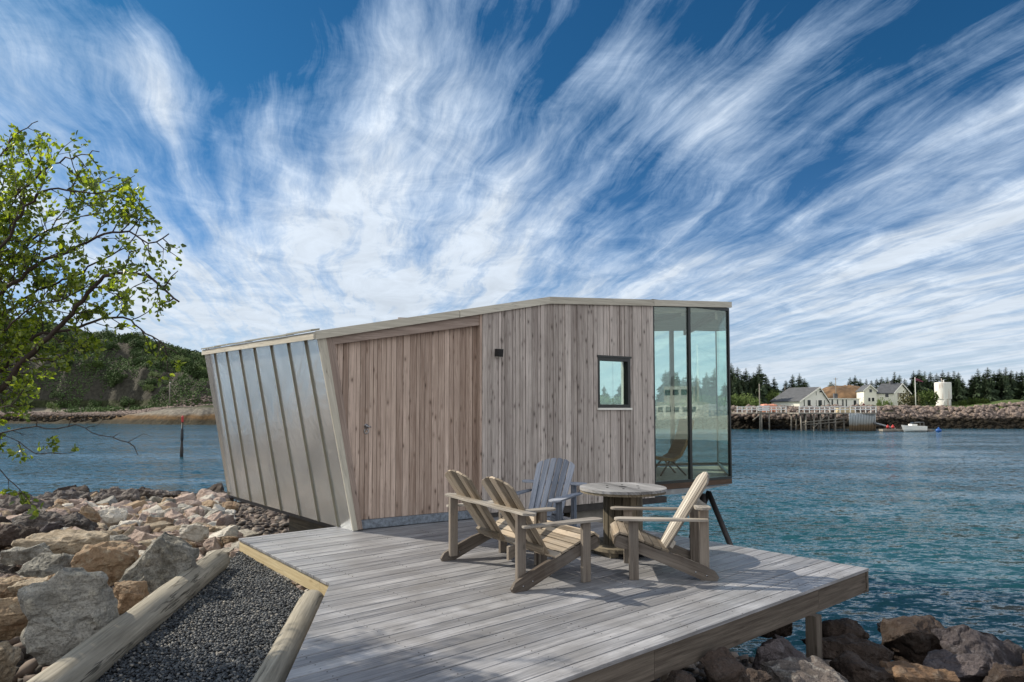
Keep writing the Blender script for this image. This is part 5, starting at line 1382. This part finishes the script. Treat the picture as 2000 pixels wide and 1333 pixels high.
for i in range(60000):
    px = rh.uniform(-90, 470); y = rh.uniform(174, 240)
    x = (px-1000)/F*y; q = fbm(x*.06, y*.09, 5)+.35*fbm(x*.4, y*.4, 2)
    if q < (-.02 if y < 208 and px < 330 else -.3): continue
    p = V((x, y, hz_(px, y)+rh.uniform(0, .9))); a = V((rh.gauss(0, 1), rh.gauss(0, .6), rh.gauss(0, 1))).normalized()*rh.uniform(.2, .65); b_ = a.orthogonal().normalized()*rh.uniform(.2, .6); b = len(vs)
    vs += [p-a*.5, p+b_*.5, p+a*.5, p-b_*.4]; fs.append((b, b+1, b+2, b+3))
ub.add(vs, fs); tag(ub.build('undergrowth', M['leaf_hill']), 'low green undergrowth covering the rocky hill at the left', 'undergrowth', None, 'stuff')
for px, py, b_, d in ((331, 748, 786, 176),):
    c = PD(px, b_, d); c.z = min(c.z, hz_(px, d)); t = thing('post', 'thin pale post standing on the left shore below the hill', 'post', c)
    g = MB(); g.tube([(0, 0, -.5), (0, 0, PD(px, py, d).z-c.z)], [.16, .12], 8); g.build('shaft', M['pier'], t)
    g = MB(); g.lathe((0, 0, PD(px, py, d).z-c.z), [(.17, 0), (.1, .15)], 8); g.build('cap', M['white'], t)
# channel marker
p = PZ(354.5, 893, WZ); t = thing('channel_marker', 'thin dark channel marker with a red top standing in the water at the left', 'marker', p)
hh = PD(354.5, 812, p.y).z-WZ
g = MB(); g.tube([(0, 0, -.6), (0, 0, .6), (0, 0, 1.2), (0, 0, hh-.5)], [.13, .12, .07, .05], 8); g.build('shaft', M['steel'], t)
g = MB(); g.lathe((0, 0, hh*.38), [(.09, 0), (.12, .25), (.08, .9)], 8); g.build('weed_sleeve', M['black'], t)
g = MB(); g.lathe((0, 0, hh-.5), [(.07, 0), (.09, .05), (.09, .4), (.03, .5)], 8); g.build('topmark', M['red'], t)

# ================================================================ fishing boat moored to the right, seen mirrored in the glass
hp_ = PP(1372, 862, A, N); dr = (hp_-CAM).normalized(); rf_ = dr-N*2*dr.dot(N); rf_.z = 0
bc = V((hp_.x, hp_.y, 0))+rf_.normalized()*62; bc.z = WZ
t = thing('fishing_boat', 'white fishing boat with masts and rigging, mirrored in the glass corner of the cabin', 'boat', bc, math.atan2(rf_.y, rf_.x)+math.radians(112))
g = MB(); hull(g, 14, 4.2, 2.3, .55, 14, 9, 1.4); g.build('hull', M['white'], t)
g = MB(); g.bx(-4.6, .2, -1.5, 1.5, 2.2, 4.3); g.bx(-3.8, -.9, -1.25, 1.25, 4.3, 6.0); g.build('wheelhouse', M['white'], t, bevel=.05)
for i in range(5):
    for sy in (-1, 1):
        g = MB(); g.box((-4.1+i*.95, sy*1.51, 3.5), (.28, 0, 0), (0, .02, 0), (0, 0, .28)); g.build('window', M['glassdark'], t)
for i in range(3):
    for sy in (-1, 1):
        g = MB(); g.box((-3.35+i*.95, sy*1.26, 5.35), (.33, 0, 0), (0, .02, 0), (0, 0, .3)); g.build('window', M['glassdark'], t)
g = MB(); g.tube([(-.4, 0, 4), (-.4, 0, 10.5)], [.16, .08], 8); g.box((-.4, 0, 8.2), (.05, 0, 0), (0, 1.6, 0), (0, 0, .05)); g.build('mast', M['white'], t)
g = MB(); g.tube([(3.2, 0, 2.5), (3.2, 0, 9)], [.13, .07], 8); g.build('mast', M['white'], t)
g = MB(); g.tube([(3.2, 0, 4.0), (6.5, 1.5, 8.4)], .09, 6); g.build('boom', M['white'], t)
g = MB()
for a, b in (((-.4, 0, 10.2), (7.0, 0, 3.6)), ((-.4, 0, 10.2), (-6.6, 0, 3.0)), ((3.2, 0, 8.8), (3.0, 1.8, 2.6)), ((3.2, 0, 8.8), (3.0, -1.8, 2.6)), ((-.4, 0, 9.5), (-.6, 2, 2.6)), ((-.4, 0, 9.5), (-.6, -2, 2.6)), ((3.2, 0, 8.8), (-.4, 0, 10.2))): g.tube([a, b], .03, 4)
g.build('rigging', M['galv'], t)
g = MB(); g.lathe((-3.0, 0, 6.0), [(.5, 0), (.5, 1.0), (.3, 1.2)], 12); g.build('funnel', M['galv'], t)
g = MB()
for sy in (-1, 1): g.tube([(5.0+.42*math.sin(a*.785), sy*(1.62-.22*math.sin(a*.785)), 2.0+.34*math.cos(a*.785)) for a in range(9)], .05, 5)
g.build('bow_emblem', M['blue'], t)

# ================================================================ birch at the left edge
m, T, o = new_mat('birch_leaves'); M['leaf'] = m
tn = T('ShaderNodeAttribute', {}, out=2, attribute_name='tone')
lc_ = T.ramp(tn, [(0, (.05, .085, .010)), (.5, (.16, .215, .022)), (1, (.33, .38, .045))])
d1 = T('ShaderNodeBsdfDiffuse', {'Color': lc_}); d2 = T('ShaderNodeBsdfTranslucent', {'Color': T.mix(1.0, lc_, (1.6, 1.7, .6), 'MULTIPLY')})
g3 = T('ShaderNodeBsdfGlossy', {'Color': (1, 1, 1, 1), 'Roughness': .4})
mx = T('ShaderNodeMixShader', {0: .55, 1: d1, 2: d2}); mx = T('ShaderNodeMixShader', {0: .05, 1: mx, 2: g3}); T.nt.links.new(mx, o.inputs[0])
M['twig'] = plain('birch_bark', (.045, .032, .026), .85, 0, .3, 20, .3)
rt3 = random.Random(77)
tb_ = V((-5.35, 5.6, hgt(-5.35, 5.6)-.1))
tree = thing('birch', 'young birch with fresh green leaves reaching in from the left edge', 'tree', tb_)
br = MB(); LV = []; LT = []
trunk = [tb_, tb_+V((.1, -.1, 1.0)), tb_+V((.25, -.1, 2.0)), tb_+V((.35, 0, 3.2)), tb_+V((.5, .1, 4.6)), tb_+V((.6, .1, 5.6))]
br.tube(trunk, [.11, .095, .08, .06, .035, .015], 8)
def leaf(p, d, s_):
    n_ = V((rt3.gauss(0, 1), rt3.gauss(0, 1), rt3.gauss(0, 1))).normalized(); d = (d+n_*.7).normalized(); sd = d.cross(n_)
    if sd.length < .1: sd = d.orthogonal()
    sd.normalize(); up = sd.cross(d)*.15*s_
    LV.append([p, p+d*s_*.35+sd*s_*.34+up, p+d*s_*.75+sd*s_*.22+up, p+d*s_, p+d*s_*.75-sd*s_*.22+up, p+d*s_*.35-sd*s_*.34+up])
def twig(p, d, L, r_, lvl, leaves=1.0):
    e_ = p+d.normalized()*L*.8
    if (lambda ex, ey: (ey < 240 and ex > -60) or ex > min(348, 150+(ey-240)*.9))(1000+F*e_.x/max(.5, e_.y), 800-F*(e_.z-EYE)/max(.5, e_.y)): return
    n_ = max(2, int(L/.06)); pts_ = [p]; q = p; dd_ = d.normalized()
    for i in range(n_):
        dd_ = (dd_+V((rt3.gauss(0, .16), rt3.gauss(0, .16), rt3.gauss(.015, .14)))).normalized(); q = q+dd_*L/n_; pts_.append(q)
        if q.y > .5 and 800-F*(q.z-EYE)/q.y < 212 and 1000+F*q.x/q.y > -60: break
        if leaves and rt3.random() < (.97 if lvl else .6)*leaves:
            for _ in range(rt3.choice([2, 3, 4, 6])): leaf(q+V((rt3.gauss(0, .014), rt3.gauss(0, .014), rt3.gauss(0, .014))), dd_+V((rt3.gauss(0, .6), rt3.gauss(0, .6), rt3.gauss(0, .6))), rt3.uniform(.028, .052))
        if lvl < 2 and rt3.random() < (.50 if lvl == 0 else .38):
            sd = dd_.cross(V((rt3.gauss(0, 1), rt3.gauss(0, 1), rt3.gauss(0, 1)))).normalized()
            twig(q, (dd_*.8+sd*.8), L*rt3.uniform(.3, .6), r_*.55, lvl+1, leaves)
    br.tube(pts_, [r_*(1-.75*i/len(pts_)) for i in range(len(pts_))], 4, cap=False)
def limb(pix, d0, d1, r_, attach=None, leaves=1.0, every=.075, tl=(.18, .5)):
    pts_ = [PD(x, y, d0+(d1-d0)*i/(len(pix)-1)) for i, (x, y) in enumerate(pix)]
    if attach is not None: pts_ = [attach]+pts_
    # smooth resample
    out = []
    for i in range(len(pts_)-1):
        a, b = pts_[i], pts_[i+1]; pa = pts_[max(0, i-1)]; pb = pts_[min(len(pts_)-1, i+2)]; n_ = max(2, int((b-a).length/.06))
        for j in range(n_):
            t_ = j/n_; out.append(.5*((2*a)+(b-pa)*t_+(2*pa-5*a+4*b-pb)*t_*t_+(-pa+3*a-3*b+pb)*t_**3)+V((rt3.gauss(0, .006), rt3.gauss(0, .006), rt3.gauss(0, .006))))
    out.append(pts_[-1]); Ltot = len(out)
    br.tube(out, [max(.003, r_*(1-.86*i/Ltot)) for i in range(Ltot)], 6)
    acc = 0
    for i in range(2, Ltot):
        acc += (out[i]-out[i-1]).length
        if 1000+F*out[i].x/out[i].y < -180: continue
        if acc > every*rt3.uniform(.6, 1.3):
            acc = 0; d = (out[i]-out[i-1]).normalized(); sd = d.cross(V((rt3.gauss(0, .5), 1, rt3.gauss(0, .5)))).normalized()*rt3.choice([-1, 1])
            twig(out[i], d*.8+sd*.8+V((0, rt3.gauss(0, .4), 0)), rt3.uniform(*tl)*(1-.45*i/Ltot), r_*.22*(1-.5*i/Ltot)+.0015, 0 if rt3.random() < .8 else 1, leaves)
    twig(out[-1], out[-1]-out[-3], .16, .004, 1, leaves)
at_ = lambda k: tb_.lerp(trunk[-1], k)
limb([(-90, 810), (0, 761), (46, 704), (108, 647), (160, 590), (194, 550), (245, 533), (296, 545), (350, 590)], 5.2, 4.6, .038, at_(.25))
limb([(-80, 790), (0, 724), (57, 664), (142, 642), (239, 619), (285, 653), (345, 690)], 5.4, 4.9, .024, at_(.3))
limb([(-90, 640), (0, 573), (74, 516), (142, 488), (188, 465), (250, 453), (290, 476), (330, 457)], 5.2, 4.8, .026, at_(.4))
limb([(-80, 560), (0, 488), (34, 431), (85, 374), (142, 374), (188, 380), (239, 368)], 5.0, 4.7, .022, at_(.5))
limb([(-80, 460), (0, 391), (34, 380), (103, 322), (148, 305), (194, 297)], 5.3, 4.9, .018, at_(.6))
limb([(-80, 400), (0, 305), (28, 265), (74, 237)], 5.2, 5.0, .016, at_(.7))
limb([(-80, 700), (0, 619), (85, 562), (148, 539), (200, 505), (256, 476), (275, 420)], 5.5, 5.0, .02, at_(.35))
limb([(-80, 600), (0, 540), (60, 470), (120, 440), (170, 420), (215, 415)], 5.6, 5.3, .018, at_(.45))
limb([(-80, 500), (0, 430), (50, 350), (70, 300)], 5.5, 5.4, .016, at_(.6))
limb([(-80, 680), (0, 650), (60, 600), (120, 585), (180, 560), (230, 575), (262, 560)], 5.0, 4.7, .016, at_(.35))
limb([(-80, 770), (0, 690), (50, 640), (80, 590), (110, 540)], 5.6, 5.6, .016, at_(.3))
limb([(-80, 560), (-20, 520), (30, 500), (90, 460), (130, 400), (150, 345)], 5.1, 5.1, .014, at_(.5))
limb([(-70, 840), (0, 847), (57, 835), (110, 838), (150, 832), (199, 852), (250, 864)], 4.6, 4.4, .013, at_(.2), 0.0, .16, (.08, .22))
limb([(-60, 830), (0, 850), (34, 864), (68, 887), (100, 885)], 4.6, 4.5, .010, at_(.2), 1.0, .1, (.08, .2))
limb([(-60, 870), (0, 920), (28, 945), (45, 965)], 4.6, 4.5, .009, at_(.18), 1.0, .09, (.08, .2))
limb([(-60, 830), (-10, 800), (20, 790), (40, 770)], 4.7, 4.6, .009, at_(.2), 1.0, .09, (.08, .2))
limb([(-80, 620), (-20, 560), (10, 470), (40, 400)], 5.3, 5.2, .014, at_(.5))
limb([(-80, 720), (-10, 640), (30, 560), (60, 520)], 5.1, 5.0, .014, at_(.4))
limb([(-80, 780), (-10, 700), (60, 620), (120, 610), (165, 640)], 5.4, 5.2, .014, at_(.3))
limb([(-80, 520), (-20, 440), (10, 350), (25, 300)], 5.5, 5.5, .014, at_(.55))
# the unseen side of the crown, so that its shade falls as in the photo
for i in range(5):
    a = rt3.uniform(2.2, 5.0); p0 = at_(rt3.uniform(.4, .95)); d = V((math.cos(a)*.8, math.sin(a)*.8, rt3.uniform(.2, .7)))
    for k_ in range(3): twig(p0+d*.5*k_, d+V((rt3.gauss(0, .3), rt3.gauss(0, .3), .1)), rt3.uniform(.8, 1.2), .012, 0)
br.build('trunk', M['twig'], tree, True)
lv = MB(); fs = [(0, 1, 2, 3), (0, 3, 4, 5)]
for q in LV: lv.add(q, fs)
lv.build('crown', M['leaf'], tree, True)
print('LEAVES', len(LV))
